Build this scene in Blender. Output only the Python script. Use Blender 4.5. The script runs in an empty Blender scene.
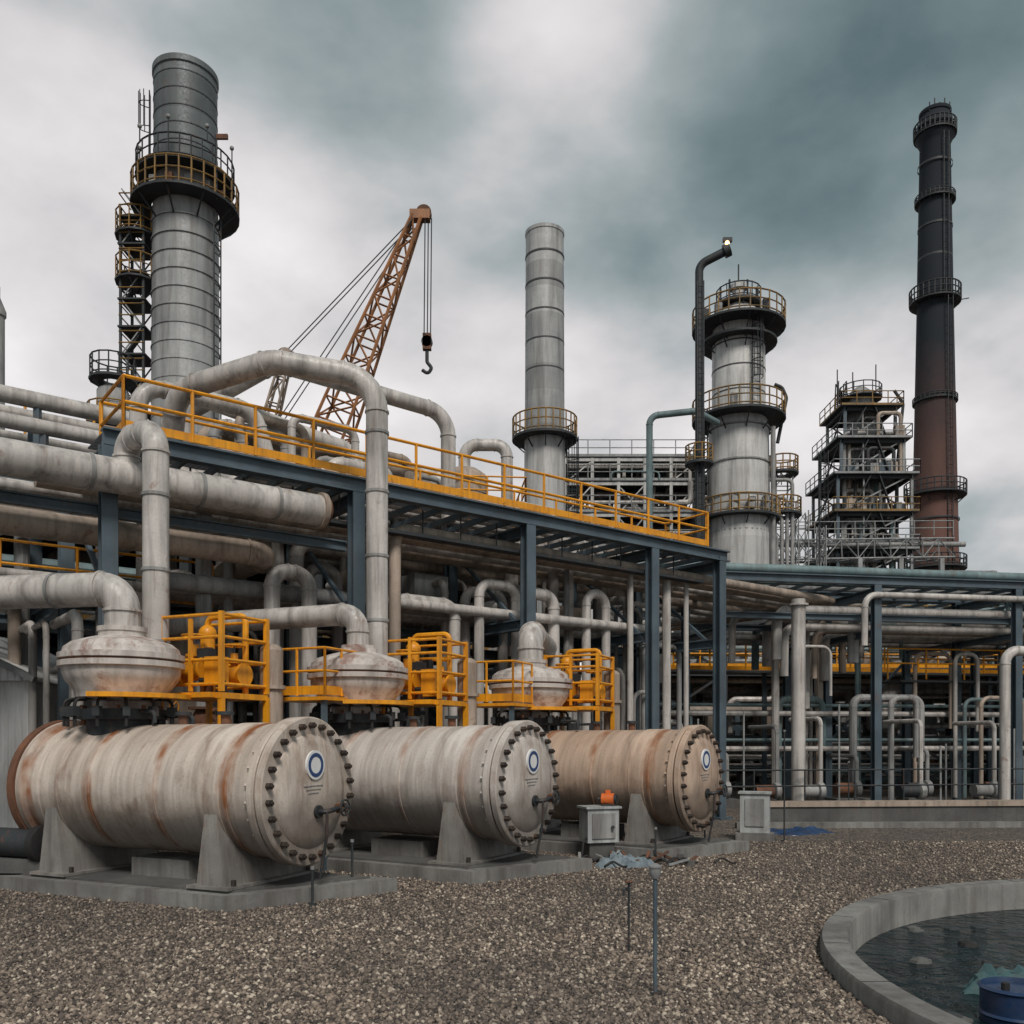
import bpy, math, random
import numpy as np
from mathutils import Vector, Matrix
V=Vector
random.seed(7)
scene=bpy.context.scene
scene.view_settings.view_transform='Standard'
scene.view_settings.look='None'
scene.view_settings.exposure=0

# ------------------------------------------------------------------ materials
M={}
def nd(nt,t,**k):
    n=nt.nodes.new(t)
    for a,b in k.items(): setattr(n,a,b)
    return n
def ramp(nt,src,p0,p1,c0=(0,0,0,1),c1=(1,1,1,1)):
    r=nd(nt,'ShaderNodeValToRGB'); e=r.color_ramp.elements
    e[0].position=p0;e[0].color=c0;e[1].position=p1;e[1].color=c1
    nt.links.new(src,r.inputs[0]); return r.outputs[0]
def noise(nt,vec,scale,detail=5,rough=.6,dist=0,mp=None,loc=(0,0,0)):
    if mp or loc!=(0,0,0):
        m=nd(nt,'ShaderNodeMapping'); m.inputs['Scale'].default_value=mp or (1,1,1)
        m.inputs['Location'].default_value=loc
        nt.links.new(vec,m.inputs[0]); vec=m.outputs[0]
    n=nd(nt,'ShaderNodeTexNoise'); n.inputs['Scale'].default_value=scale
    n.inputs['Detail'].default_value=detail; n.inputs['Roughness'].default_value=rough
    n.inputs['Distortion'].default_value=dist
    nt.links.new(vec,n.inputs['Vector']); return n.outputs['Fac']
def mix(nt,f,a,b):
    m=nd(nt,'ShaderNodeMix',data_type='RGBA')
    for s,v in ((m.inputs[0],f),(m.inputs[6],a),(m.inputs[7],b)):
        if isinstance(v,(int,float)): s.default_value=v
        elif isinstance(v,tuple): s.default_value=(*v[:3],1)
        else: nt.links.new(v,s)
    return m.outputs[2]
def mth(nt,op,a,b=None,c=None,clamp=False):
    m=nd(nt,'ShaderNodeMath',operation=op); m.use_clamp=clamp
    for i,v in enumerate((a,b,c)):
        if v is None: continue
        if isinstance(v,(int,float)): m.inputs[i].default_value=v
        else: nt.links.new(v,m.inputs[i])
    return m.outputs[0]
def newmat(name):
    m=bpy.data.materials.new(name); m.use_nodes=True
    nt=m.node_tree; b=nt.nodes['Principled BSDF']; M[name]=m
    tc=nd(nt,'ShaderNodeTexCoord'); return m,nt,b,tc.outputs['Object']
def bump(nt,b,h,s=.3,d=.02):
    n=nd(nt,'ShaderNodeBump'); n.inputs['Strength'].default_value=s; n.inputs['Distance'].default_value=d
    nt.links.new(h,n.inputs['Height']); nt.links.new(n.outputs[0],b.inputs['Normal'])
RUST=(.17,.07,.032); GRIME=(.06,.05,.043)
def paint(name,c1,c2,rust=.5,streak=.5,rough=.55,metal=0,sc=1.0,bs=.12,rustcol=RUST,edge=.6,bands=None):
    m,nt,b,v=newmat(name)
    col=mix(nt,ramp(nt,noise(nt,v,1.1*sc,3,.6),.35,.65),c1,c2)
    if bands:
        s=nd(nt,'ShaderNodeSeparateXYZ'); nt.links.new(v,s.inputs[0])
        f=mth(nt,'FLOOR',mth(nt,'DIVIDE',s.outputs[2],bands))
        w=nd(nt,'ShaderNodeTexWhiteNoise',noise_dimensions='1D'); nt.links.new(f,w.inputs['W'])
        col=mix(nt,mth(nt,'MULTIPLY',w.outputs[0],.5),col,tuple(x*.5 for x in c2))
    st=ramp(nt,noise(nt,v,1.0,4,.65,.3,mp=(5*sc,5*sc,.4*sc)),.44,.72)
    col=mix(nt,mth(nt,'MULTIPLY',st,streak),col,GRIME)
    fn=noise(nt,v,20*sc,3,.7)
    col=mix(nt,mth(nt,'MULTIPLY',ramp(nt,fn,.5,.72),streak*.5),col,tuple(x*.45 for x in c1))
    rn=noise(nt,v,2.3*sc,5,.72,.4,loc=(3,1,7))
    rs=noise(nt,v,1.0,4,.7,.2,mp=(7*sc,7*sc,.8*sc),loc=(9,4,2))
    rm=mth(nt,'MAXIMUM',ramp(nt,rn,edge,edge+.1),mth(nt,'MULTIPLY',ramp(nt,rs,.58,.72),.7))
    col=mix(nt,mth(nt,'MULTIPLY',rm,rust),col,rustcol)
    nt.links.new(col,b.inputs['Base Color'])
    rr=ramp(nt,fn,.3,.7,(rough-.12,)*3+(1,),(min(1,rough+.2),)*3+(1,))
    nt.links.new(rr,b.inputs['Roughness']); b.inputs['Metallic'].default_value=metal
    bump(nt,b,rn,bs,.03)
    return m
paint('pipe_white',(.60,.565,.535),(.42,.395,.37),rust=.55,streak=.68,rough=.42)
paint('pipe_grey',(.36,.355,.345),(.23,.235,.24),rust=.5,streak=.65)
paint('pipe_tan',(.46,.37,.30),(.33,.265,.215),rust=.6,streak=.6)
paint('pipe_teal',(.19,.27,.28),(.12,.18,.19),rust=.4,streak=.5)
paint('dome_paint',(.66,.61,.57),(.50,.45,.415),rust=.75,streak=.6,rustcol=(.22,.10,.07),edge=.52,sc=.7)
paint('steel_blue',(.095,.135,.165),(.06,.087,.11),rust=.35,streak=.3,rough=.45)
paint('steel_dark',(.032,.038,.043),(.018,.023,.027),rust=.5,streak=.2,rough=.6)
paint('steel_pale',(.36,.375,.375),(.23,.24,.245),rust=.5,streak=.5)
paint('yellow',(.86,.36,.010),(.70,.27,.008),rust=.5,streak=.35,rough=.4,sc=2)
paint('yellow_dull',(.34,.18,.035),(.15,.10,.04),rust=.6,streak=.6,sc=.6)
paint('stack_metal',(.48,.48,.475),(.33,.34,.345),rust=.3,streak=.6,rough=.5,metal=.05,sc=.5,bands=1.55,edge=.66)
paint('stack_dark',(.16,.18,.185),(.09,.105,.11),rust=.25,streak=.5,rough=.5,metal=.1,sc=.5,bands=1.55)
paint('stack_white',(.68,.67,.655),(.54,.535,.525),rust=.35,streak=.6,rough=.5,sc=.5,bands=2.2,edge=.64)
paint('band_dark',(.05,.055,.06),(.035,.035,.04),rust=.4,streak=.2)
paint('rust_iron',(.20,.085,.045),(.11,.05,.03),rust=.6,streak=.6,rough=.85,sc=2,rustcol=(.27,.12,.05))
paint('bolt_steel',(.085,.065,.055),(.045,.038,.035),rust=.4,streak=.3,rough=.5,metal=.5,sc=2)
paint('crane_orange',(.40,.17,.06),(.28,.12,.05),rust=.5,streak=.4)
paint('orange_paint',(.75,.16,.02),(.6,.12,.02),rust=.2,streak=.3)
paint('box_grey',(.46,.48,.48),(.36,.38,.38),rust=.4,streak=.5)
paint('label_white',(.75,.75,.75),(.7,.7,.7),rust=.05,streak=.1)
paint('label_blue',(.02,.06,.18),(.02,.05,.15),rust=.0,streak=.1)
paint('concrete',(.25,.245,.23),(.14,.135,.13),rust=.15,streak=.6,rough=.9,bs=.4,rustcol=(.12,.08,.05))
paint('concrete_dark',(.12,.12,.115),(.07,.07,.07),rust=.2,streak=.5,rough=.9,bs=.4)
paint('blue_plastic',(.015,.045,.12),(.01,.03,.08),rust=.05,streak=.3,rough=.35)
paint('teal_cloth',(.07,.14,.15),(.03,.08,.09),rust=.0,streak=.4,rough=.8)
paint('grey_cloth',(.24,.29,.32),(.12,.16,.19),rust=.0,streak=.4,rough=.85,sc=3,bs=.6)
paint('rubber',(.018,.018,.019),(.01,.01,.011),rust=.1,streak=.2,rough=.7)
paint('wall_panel',(.09,.10,.105),(.06,.07,.075),rust=.5,streak=.7)
paint('saddle',(.29,.275,.255),(.18,.17,.16),rust=.5,streak=.6)

def tankmat(name,c1,c2,rb,bl):
    m,nt,b,v=newmat(name)
    s=nd(nt,'ShaderNodeSeparateXYZ'); nt.links.new(v,s.inputs[0])
    col=mix(nt,ramp(nt,noise(nt,v,.9,4,.6),.35,.65),c1,c2)
    st=ramp(nt,noise(nt,v,1.0,4,.65,.2,mp=(7,.7,.6)),.40,.72)
    col=mix(nt,mth(nt,'MULTIPLY',st,.6),col,(.20,.145,.115))
    pp=mth(nt,'PINGPONG',mth(nt,'ADD',s.outputs[0],.55),.62)
    wob=mth(nt,'ADD',pp,mth(nt,'MULTIPLY',mth(nt,'SUBTRACT',noise(nt,v,1.0,4,.65,mp=(9,2.2,1.6)),.5),.34))
    band=ramp(nt,wob,.0,.14,(1,1,1,1),(0,0,0,1))
    band=mth(nt,'MULTIPLY',band,ramp(nt,noise(nt,v,1.1,3,.6,loc=(4,2,2)),.34,.52))
    col=mix(nt,mth(nt,'MULTIPLY',band,rb),col,(.27,.095,.03))
    rn=noise(nt,v,1.6,6,.66,.3,mp=(1.5,1,.55),loc=(3,1,7))
    col=mix(nt,mth(nt,'MULTIPLY',ramp(nt,rn,.55,.72),bl),col,(.15,.065,.035))
    es=ramp(nt,noise(nt,v,1.0,4,.7,.25,mp=(1,5,.6),loc=(5,2,1)),.50,.70)
    fr=ramp(nt,s.outputs[0],.1,.2,(1,1,1,1),(0,0,0,1))
    col=mix(nt,mth(nt,'MULTIPLY',mth(nt,'MULTIPLY',es,fr),.65),col,(.22,.12,.07))
    sp=noise(nt,v,28,3,.7)
    col=mix(nt,mth(nt,'MULTIPLY',ramp(nt,sp,.55,.7),.28),col,(.16,.13,.12))
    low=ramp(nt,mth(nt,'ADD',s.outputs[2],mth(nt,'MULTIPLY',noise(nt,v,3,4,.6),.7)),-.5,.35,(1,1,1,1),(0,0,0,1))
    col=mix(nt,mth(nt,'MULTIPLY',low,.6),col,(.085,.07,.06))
    nt.links.new(col,b.inputs['Base Color'])
    nt.links.new(ramp(nt,sp,.3,.7,(.34,)*3+(1,),(.66,)*3+(1,)),b.inputs['Roughness'])
    bump(nt,b,rn,.16,.03)
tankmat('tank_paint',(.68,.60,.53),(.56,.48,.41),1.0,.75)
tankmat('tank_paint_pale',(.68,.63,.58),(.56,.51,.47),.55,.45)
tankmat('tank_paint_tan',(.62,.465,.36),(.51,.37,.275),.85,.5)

m,nt,b,v=newmat('chimney_brick')
s=nd(nt,'ShaderNodeSeparateXYZ'); nt.links.new(v,s.inputs[0])
z=mth(nt,'ADD',s.outputs[2],mth(nt,'MULTIPLY',noise(nt,v,.35,6,.7),9))
f=ramp(nt,mth(nt,'DIVIDE',z,70),.40,.66)
col=mix(nt,noise(nt,v,.5,6,.7,mp=(2,2,.4)),(.20,.10,.075),(.10,.052,.045))
col=mix(nt,f,col,(.013,.018,.025))
nt.links.new(col,b.inputs['Base Color']); b.inputs['Roughness'].default_value=.9
bump(nt,b,noise(nt,v,5,5,.7,mp=(1,1,3)),.4,.05)
m,nt,b,v=newmat('corrugated_white')
w=nd(nt,'ShaderNodeTexWave'); w.inputs['Scale'].default_value=2.2; nt.links.new(v,w.inputs[0])
nt.links.new(mix(nt,ramp(nt,noise(nt,v,1,6,.6,mp=(3,3,.5)),.45,.75),(.62,.63,.63),(.35,.34,.33)),b.inputs['Base Color'])
bump(nt,b,w.outputs['Fac'],.6,.05)
m,nt,b,v=newmat('grating')
b.inputs['Base Color'].default_value=(.05,.055,.06,1); b.inputs['Roughness'].default_value=.6
m,nt,b,v=newmat('flare_lamp')
b.inputs['Emission Color'].default_value=(1,.5,.2,1); b.inputs['Emission Strength'].default_value=5
m,nt,b,v=newmat('ground_gravel')
vo=nd(nt,'ShaderNodeTexVoronoi'); vo.inputs['Scale'].default_value=22; nt.links.new(v,vo.inputs['Vector'])
hs=nd(nt,'ShaderNodeSeparateColor'); nt.links.new(vo.outputs['Color'],hs.inputs[0])
r=nd(nt,'ShaderNodeValToRGB'); e=r.color_ramp.elements
e[0].color=(.065,.052,.044,1);e[1].color=(.46,.385,.31,1);e.new(.35).color=(.14,.11,.09,1);e.new(.7).color=(.225,.175,.14,1)
nt.links.new(hs.outputs[0],r.inputs[0])
col=mix(nt,ramp(nt,vo.outputs['Distance'],.35,.75),r.outputs[0],(.03,.025,.022))
patch=ramp(nt,noise(nt,v,.22,5,.62),.40,.60)
col=mix(nt,mth(nt,'MULTIPLY',patch,.5),col,(.07,.06,.055))
nt.links.new(col,b.inputs['Base Color']); b.inputs['Roughness'].default_value=.9
bump(nt,b,mth(nt,'SUBTRACT',1,vo.outputs['Distance']),.9,.03)
m,nt,b,v=newmat('gravel_stone')
g=nd(nt,'ShaderNodeNewGeometry')
r=nd(nt,'ShaderNodeValToRGB'); e=r.color_ramp.elements
e[0].color=(.05,.041,.037,1);e[1].color=(.66,.57,.46,1);e.new(.3).color=(.13,.102,.084,1);e.new(.6).color=(.225,.175,.138,1);e.new(.86).color=(.35,.275,.215,1)
nt.links.new(g.outputs['Random Per Island'],r.inputs[0])
col=mix(nt,mth(nt,'MULTIPLY',ramp(nt,noise(nt,v,.22,5,.62),.40,.60),.5),r.outputs[0],(.06,.052,.048))
nt.links.new(col,b.inputs['Base Color']); b.inputs['Roughness'].default_value=.85
m,nt,b,v=newmat('water_dark')
col=mix(nt,ramp(nt,noise(nt,v,1.2,5,.6),.4,.7),(.003,.010,.013),(.010,.024,.028))
nt.links.new(col,b.inputs['Base Color']); b.inputs['Roughness'].default_value=.08; b.inputs['Specular IOR Level'].default_value=.13
bump(nt,b,noise(nt,v,3.2,4,.55,1.0),1.0,.09)

# ------------------------------------------------------------------ mesh builder
def basis(d):
    d=d.normalized(); a=V((0,0,1)) if abs(d.z)<.95 else V((1,0,0))
    x=d.cross(a).normalized(); return x,d.cross(x).normalized()
class B:
    def __init__(s,name): s.name=name;s.v=[];s.f=[];s.m=[];s.slots=[]
    def mi(s,m):
        if m not in s.slots: s.slots.append(m)
        return s.slots.index(m)
    def addf(s,fs,m):
        k=s.mi(m)
        for f in fs: s.f.append(f); s.m.append(k)
    def rings(s,rings,m,c0=True,c1=True,closed=False):
        base=len(s.v); n=len(rings[0])
        for r in rings: s.v.extend(r)
        fs=[]
        R=len(rings)
        for i in range(R if closed else R-1):
            j=(i+1)%R
            for k in range(n):
                k2=(k+1)%n
                fs.append((base+i*n+k,base+i*n+k2,base+j*n+k2,base+j*n+k))
        if not closed:
            if c0: fs.append(tuple(base+k for k in reversed(range(n))))
            if c1: fs.append(tuple(base+(R-1)*n+k for k in range(n)))
        s.addf(fs,m)
    def circ(s,c,x,y,r,n): return [c+x*(r*math.cos(2*math.pi*k/n))+y*(r*math.sin(2*math.pi*k/n)) for k in range(n)]
    def tube(s,p0,p1,r,m,n=10,r1=None):
        p0=V(p0);p1=V(p1);x,y=basis(p1-p0)
        s.rings([s.circ(p0,x,y,r,n),s.circ(p1,x,y,r if r1 is None else r1,n)],m)
    def rev(s,c,ax,prof,m,n=32):
        c=V(c);ax=V(ax).normalized();x,y=basis(ax)
        s.rings([s.circ(c+ax*h,x,y,max(r,.002),n) for r,h in prof],m)
    def ball(s,c,r,m,n=14,sz=1):
        s.rev(c,(0,0,1),[(r*math.sin(math.pi*i/8),-r*sz*math.cos(math.pi*i/8)) for i in range(9)],m,n)
    def path(s,pts,br):
        pts=[V(p) for p in pts]; out=[pts[0]]; joints=[]
        for i in range(1,len(pts)-1):
            p=pts[i];a=p-pts[i-1];c=pts[i+1]-p;d0=a.normalized();d1=c.normalized()
            ang=d0.angle(d1)
            if ang<.03 or ang>3.1: out.append(p);continue
            t=min(br*math.tan(ang/2),.48*a.length,.48*c.length);r=t/math.tan(ang/2)
            cen=p+(d1-d0).normalized()*(r/math.cos(ang/2)); ax=d0.cross(d1).normalized()
            s0=p-d0*t-cen; k=max(3,int(ang/.2))
            for q in range(k+1): out.append(cen+Matrix.Rotation(ang*q/k,3,ax)@s0)
            joints.append((p-d0*t,d0)); joints.append((p+d1*t,d1))
        out.append(pts[-1]); return out,joints
    def pipe(s,pts,r,m,br=None,n=12,fl=False,caps=False):
        P,J=s.path(pts,br or r*2.6)
        q=[P[0]]
        for p in P[1:]:
            if (p-q[-1]).length>1e-4: q.append(p)
        P=q; T=[]
        for i in range(len(P)):
            a=P[max(0,i-1)];c=P[min(len(P)-1,i+1)];T.append((c-a).normalized())
        x,y=basis(T[0]);R=[]
        for i,p in enumerate(P):
            if i: 
                x=(x-T[i]*x.dot(T[i])).normalized(); y=T[i].cross(x)
            R.append(s.circ(p,x,y,r,n))
        s.rings(R,m)
        if fl:
            for p,d in J: s.tube(p-d*.018,p+d*.018,r*1.10,m,n)
        if caps:
            for p,d in ((P[0],T[0]),(P[-1],T[-1])): s.tube(p-d*.05,p+d*.05,r*1.35,m,n)
    def box(s,c,sz,m,dx=(1,0,0),top=1.0):
        c=V(c);x=V(dx);x.z=0;x.normalize();z=V((0,0,1));y=z.cross(x).normalized()
        a,b_,h=sz[0]/2,sz[1]/2,sz[2]/2
        r0=[c+x*i*a+y*j*b_-z*h for i,j in ((-1,-1),(1,-1),(1,1),(-1,1))]
        r1=[c+x*i*a*top+y*j*b_*top+z*h for i,j in ((-1,-1),(1,-1),(1,1),(-1,1))]
        s.rings([r0,r1],m)
    def beam(s,p0,p1,w,h,m):
        p0=V(p0);p1=V(p1);d=(p1-p0);L=d.length
        if L<1e-4:return
        d.normalize(); a=V((0,0,1)) if abs(d.z)<.97 else V((1,0,0))
        x=d.cross(a).normalized();y=x.cross(d).normalized()
        s.rings([[p+x*i*w/2+y*j*h/2 for i,j in ((-1,-1),(1,-1),(1,1),(-1,1))] for p in (p0,p1)],m)
    def ibeam(s,p0,p1,w,h,m,side=None):
        p0=V(p0);p1=V(p1);d=(p1-p0).normalized()
        if side is None:
            a=V((0,0,1)); x=d.cross(a).normalized();y=x.cross(d).normalized()
        else:
            x=V(side).normalized(); y=x.cross(d).normalized()
        t=.022+h*.05
        def bx(oy,w_,h_):
            s.rings([[p+x*i*w_/2+y*(oy+j*h_/2) for i,j in ((-1,-1),(1,-1),(1,1),(-1,1))] for p in (p0,p1)],m)
        bx(h/2-t/2,w,t);bx(-h/2+t/2,w,t);bx(0,t*.8,h-2*t)
    def rail(s,pts,m='yellow',h=1.05,sp=1.3,r=.028,toe=True,n=6):
        pts=[V(p) for p in pts]
        for a,c in zip(pts,pts[1:]):
            L=(c-a).length;k=max(1,round(L/sp))
            for z in (h,h*.52): s.tube(a+V((0,0,z)),c+V((0,0,z)),r,m,n)
            if toe: s.beam(a+V((0,0,.09)),c+V((0,0,.09)),.012,.15,m)
            for i in range(k+1):
                p=a.lerp(c,i/k); s.tube(p,p+V((0,0,h)),r*1.05,m,n)
    def ringplat(s,cx,cy,z,ri,ro,h=1.1,mf='steel_dark',mr='yellow_dull',r=.04,n=28,a0=0,a1=360,br=True,th=.14):
        full=(a1-a0>=360); N=n
        A=[math.radians(a0+(a1-a0)*i/N) for i in range(N+(0 if full else 1))]
        def P(rr,zz): return [V((cx+rr*math.cos(a),cy+rr*math.sin(a),zz)) for a in A]
        sec=[P(ri,z-th),P(ro,z-th),P(ro,z),P(ri,z)]
        R=[[sec[k][i] for k in range(4)] for i in range(len(A))]
        s.rings(R,mf,closed=full)
        L=len(A)
        if h>.05:
            for i in range(L if full else L-1):
                j=(i+1)%L
                for q in (1,.55,.12):
                    a=P(ro-.05,z+h*q); s.tube(a[i],a[j],r*(.9 if q<1 else 1.1),mr,5)
                a=P(ro-.05,z)[i]; s.tube(a,a+V((0,0,h)),r,mr,5)
        if br:
            for i in range(0,L,3):
                a=P(ro-.1,z-.16)[i];c=P(ri,z-.16-(ro-ri)*.8)[i]; s.beam(a,c,.06,.07,mf)
    def ladder(s,p,z0,z1,out,m='steel_dark',w=.5,cage=True,step=.45,r=.03):
        p=V(p);o=V(out).normalized();t=V((-o.y,o.x,0))
        for k in(-1,1):
            q=p+t*k*w/2; s.tube((q.x,q.y,z0),(q.x,q.y,z1),r,m,5)
        z=z0
        while z<z1:
            a=p+t*w/2;c=p-t*w/2; s.tube((a.x,a.y,z),(c.x,c.y,z),r*.7,m,4); z+=step
        if cage:
            z=z0+2
            while z<z1:
                pr=None
                for i in range(7):
                    an=math.pi*i/6; q=p+t*math.cos(an)*w*.7+o*math.sin(an)*w*1.3; q.z=z
                    if pr is not None: s.tube(pr,q,r*.8,m,4)
                    pr=q
                z+=1.1
            for i in range(1,6):
                an=math.pi*i/6; q=p+t*math.cos(an)*w*.7+o*math.sin(an)*w*1.3
                s.tube((q.x,q.y,z0+2),(q.x,q.y,z1),r*.7,m,4)
    def truss(s,p0,p1,w0,w1,m,r=.05,seg=None,n=5,wm=None):
        p0=V(p0);p1=V(p1);x,y=basis(p1-p0);L=(p1-p0).length
        k=seg or max(2,int(L/((w0+w1)/2)))
        def W(t):
            if wm: return (w0+(wm-w0)*min(1,t/.2)) if t<.2 else (wm+(w1-wm)*max(0,(t-.6)/.4))
            return w0+(w1-w0)*t
        C=[[p0.lerp(p1,i/k)+x*a*W(i/k)/2+y*c*W(i/k)/2 for a,c in((-1,-1),(1,-1),(1,1),(-1,1))] for i in range(k+1)]
        for i in range(k):
            for j in range(4):
                s.tube(C[i][j],C[i+1][j],r,m,n)
                j2=(j+1)%4
                if (i+j)%2: s.tube(C[i][j],C[i+1][j2],r*.6,m,4)
                else: s.tube(C[i][j2],C[i+1][j],r*.6,m,4)
                s.tube(C[i][j2],C[i][j],r*.6,m,4)
    def wheel(s,c,ax,R,m,r=.02,n=14):
        c=V(c);x,y=basis(V(ax));p=s.circ(c,x,y,R,n)
        for i in range(n): s.tube(p[i],p[(i+1)%n],r,m,5)
        for i in range(0,n,n//4 or 1): s.tube(c,p[i],r*.8,m,5)
    def valve(s,p,ax,r,m='yellow',up=(0,0,1)):
        p=V(p);a=V(ax).normalized();u=V(up)
        for k in(-1,1):
            s.tube(p+a*k*r*1.6,p+a*k*(r*1.6+.05),r*1.7,m,14)
        s.rev(p-a*r*1.6,a,[(r*.9,0),(r*1.3,r*.8),(r*1.35,r*2.2),(r*.9,r*3.2)],m,14)
        s.tube(p,p+u*r*3.2,r*.55,m,10); s.tube(p+u*r*1.7,p+u*r*2.0,r*1.1,m,12)
        s.tube(p+u*r*3.2,p+u*r*4.4,r*.16,'steel_dark',6)
        s.wheel(p+u*r*4.3,u,r*1.5,m,r*.16)
    def done(s,mw=None,sharp=35):
        me=bpy.data.meshes.new(s.name)
        me.from_pydata([tuple(v) for v in s.v],[],s.f); 
        for m in s.slots: me.materials.append(M[m])
        me.polygons.foreach_set('material_index',s.m)
        me.polygons.foreach_set('use_smooth',[True]*len(s.f))
        me.update()
        me.set_sharp_from_angle(angle=math.radians(sharp))
        o=bpy.data.objects.new(s.name,me); scene.collection.objects.link(o)
        if mw is not None: o.matrix_world=mw
        return o

H=2.2
A0=V((-6.7,15.4,0)); U=V((.79,.613,0)).normalized(); N=V((-U.y,U.x,0))
def R(s_,d,z): p=A0+U*s_+N*d; return V((p.x,p.y,z))

# ------------------------------------------------------------------ ground
PC=V((8.7,7.6,0)); PR=5.75
me=bpy.data.meshes.new('ground'); vs=[];fs=[];n=96
radii=[PR,6.3,7.5,10,14,20,30,50,100,250,700,1500]
for r_ in radii:
    for k in range(n):
        a=2*math.pi*k/n; vs.append((PC.x+r_*math.cos(a),PC.y+r_*math.sin(a),0))
for i in range(len(radii)-1):
    for k in range(n):
        k2=(k+1)%n; fs.append((i*n+k,(i+1)*n+k,(i+1)*n+k2,i*n+k2))
me.from_pydata(vs,[],fs); me.materials.append(M['ground_gravel'])
scene.collection.objects.link(bpy.data.objects.new('ground',me))

AX=V((.912,-.41,0)).normalized()
FR=[V((-2.74,12.3,1.5)),V((.28,14.5,1.5)),V((3.62,17.1,1.47))]
AXS=[AX,V((.866,-.5,0)).normalized(),V((.819,-.574,0)).normalized()]
rng=np.random.default_rng(3)
K=165000
Y=6.0+13.5*rng.random(K)**1.45; X=(rng.random(K)*2-1)*.68*Y
ok=((X-PC.x)**2+(Y-PC.y)**2)>(PR+.05)**2
for F,AA in zip(FR,AXS):
    rx=X-F.x;ry=Y-F.y
    det=AA.x*U.y-AA.y*U.x
    al=(rx*U.y-ry*U.x)/det; be=(AA.x*ry-AA.y*rx)/det
    ok&=~((al<.05)&(al>-6.2)&(abs(be)<1.25))
X=X[ok];Y=Y[ok];K=len(X)
sz=(.009+.022*rng.random(K)**2.0)*(1+.03*Y/6)
base=np.array([(1,0,0),(0,1,0),(-1,0,0),(0,-1,0),(0,0,.75),(0,0,-.75)],dtype=float)
ang=rng.random(K)*6.283
vv=base[None,:,:]*(1+.7*(rng.random((K,6,1))-.5))*sz[:,None,None]
vv[:,:,0]*=(.8+.7*rng.random(K))[:,None]
c,s_=np.cos(ang)[:,None],np.sin(ang)[:,None]
x=vv[:,:,0]*c-vv[:,:,1]*s_; y=vv[:,:,0]*s_+vv[:,:,1]*c
tl=(rng.random((K,1))-.5)*.9
zz=vv[:,:,2]+x*tl
P=np.stack([x+X[:,None],y+Y[:,None],zz+sz[:,None]*.25],2).reshape(-1,3)
tri=np.array([(0,1,4),(1,2,4),(2,3,4),(3,0,4),(1,0,5),(2,1,5),(3,2,5),(0,3,5)])
T=(tri[None]+6*np.arange(K)[:,None,None]).reshape(-1)
me=bpy.data.meshes.new('gravel')
me.vertices.add(len(P)); me.vertices.foreach_set('co',P.astype(np.float32).ravel())
me.loops.add(len(T)); me.loops.foreach_set('vertex_index',T.astype(np.int32))
me.polygons.add(len(T)//3); me.polygons.foreach_set('loop_start',np.arange(0,len(T),3,dtype=np.int32))
me.update(calc_edges=True); me.materials.append(M['gravel_stone'])
scene.collection.objects.link(bpy.data.objects.new('gravel',me))

# ------------------------------------------------------------------ pool
b=B('concrete_basin')
prof=[(PR+.02,-.3),(PR+.02,.12),(PR,.16),(PR-.24,.16),(PR-.26,.13),(PR-.28,-1.1),(.01,-1.1)]
b.rings([b.circ(PC+V((0,0,h)),V((1,0,0)),V((0,1,0)),r_,128) for r_,h in prof],'concrete',c0=False,c1=False)
for k in range(24):
    a=2*math.pi*k/24; d=V((math.cos(a),math.sin(a),0)); b.beam(PC+d*(PR-.238)+V((0,0,.158)),PC+d*(PR-.002)+V((0,0,.158)),.012,.008,'rubber')
b.done()
b=B('water'); b.rings([b.circ(PC+V((0,0,-.22)),V((1,0,0)),V((0,1,0)),PR-.275,96),b.circ(PC+V((0,0,-.22)),V((1,0,0)),V((0,1,0)),.01,96)],'water_dark',c0=False); b.done()
b=B('blue_drum')
b.rev((4.35,7.75,-.45),(0,0,1),[(.0,0),(.29,0),(.31,.02),(.29,.05),(.29,.28),(.31,.30),(.29,.32),(.29,.5),(.31,.52),(.28,.54),(.27,.50),(.0,.50)],'blue_plastic',28)
b.tube((4.25,7.75,.05),(4.25,7.75,.11),.035,'rubber',10)
b.done()
def lump(name,c,sx,sy,h,m,seed,rnd=.5,n=26):
    rr=random.Random(seed); b=B(name); c=V(c)
    cr=[(rr.uniform(-1,1),rr.uniform(-1,1),rr.uniform(0,6.28),rr.uniform(3,9)) for _ in range(7)]
    for i in range(n+1):
        for j in range(n+1):
            u=i/n*2-1;v=j/n*2-1; th=math.atan2(v,u)
            lim=.72+.16*math.sin(seed+3*th)+.1*math.sin(7*th+2*seed)
            e=max(0,1-math.sqrt(u*u+v*v)/lim)
            z=0
            for (a,b2,ph,f) in cr: z+=1-abs(math.sin(f*(u*math.cos(ph)+v*math.sin(ph))+a*3))
            z=h*min(1,e*3.2)*(.12+.88*(z/7)**1.3)*(1-rnd*.5+rnd*rr.random())
            b.v.append(c+V((u*sx+rr.uniform(-.015,.015),v*sy+rr.uniform(-.015,.015),z-(.12 if e<=0 else 0))))
    fs=[]
    for i in range(n):
        for j in range(n):
            q=i*(n+1)+j; fs.append((q,q+n+1,q+n+2,q+1))
    b.addf(fs,m); return b.done(sharp=30)
lump('tarpaulin',(4.95,8.75,-.23),.75,.45,.34,'teal_cloth',4)
rk=B('rocks')
rr=random.Random(5)
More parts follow.
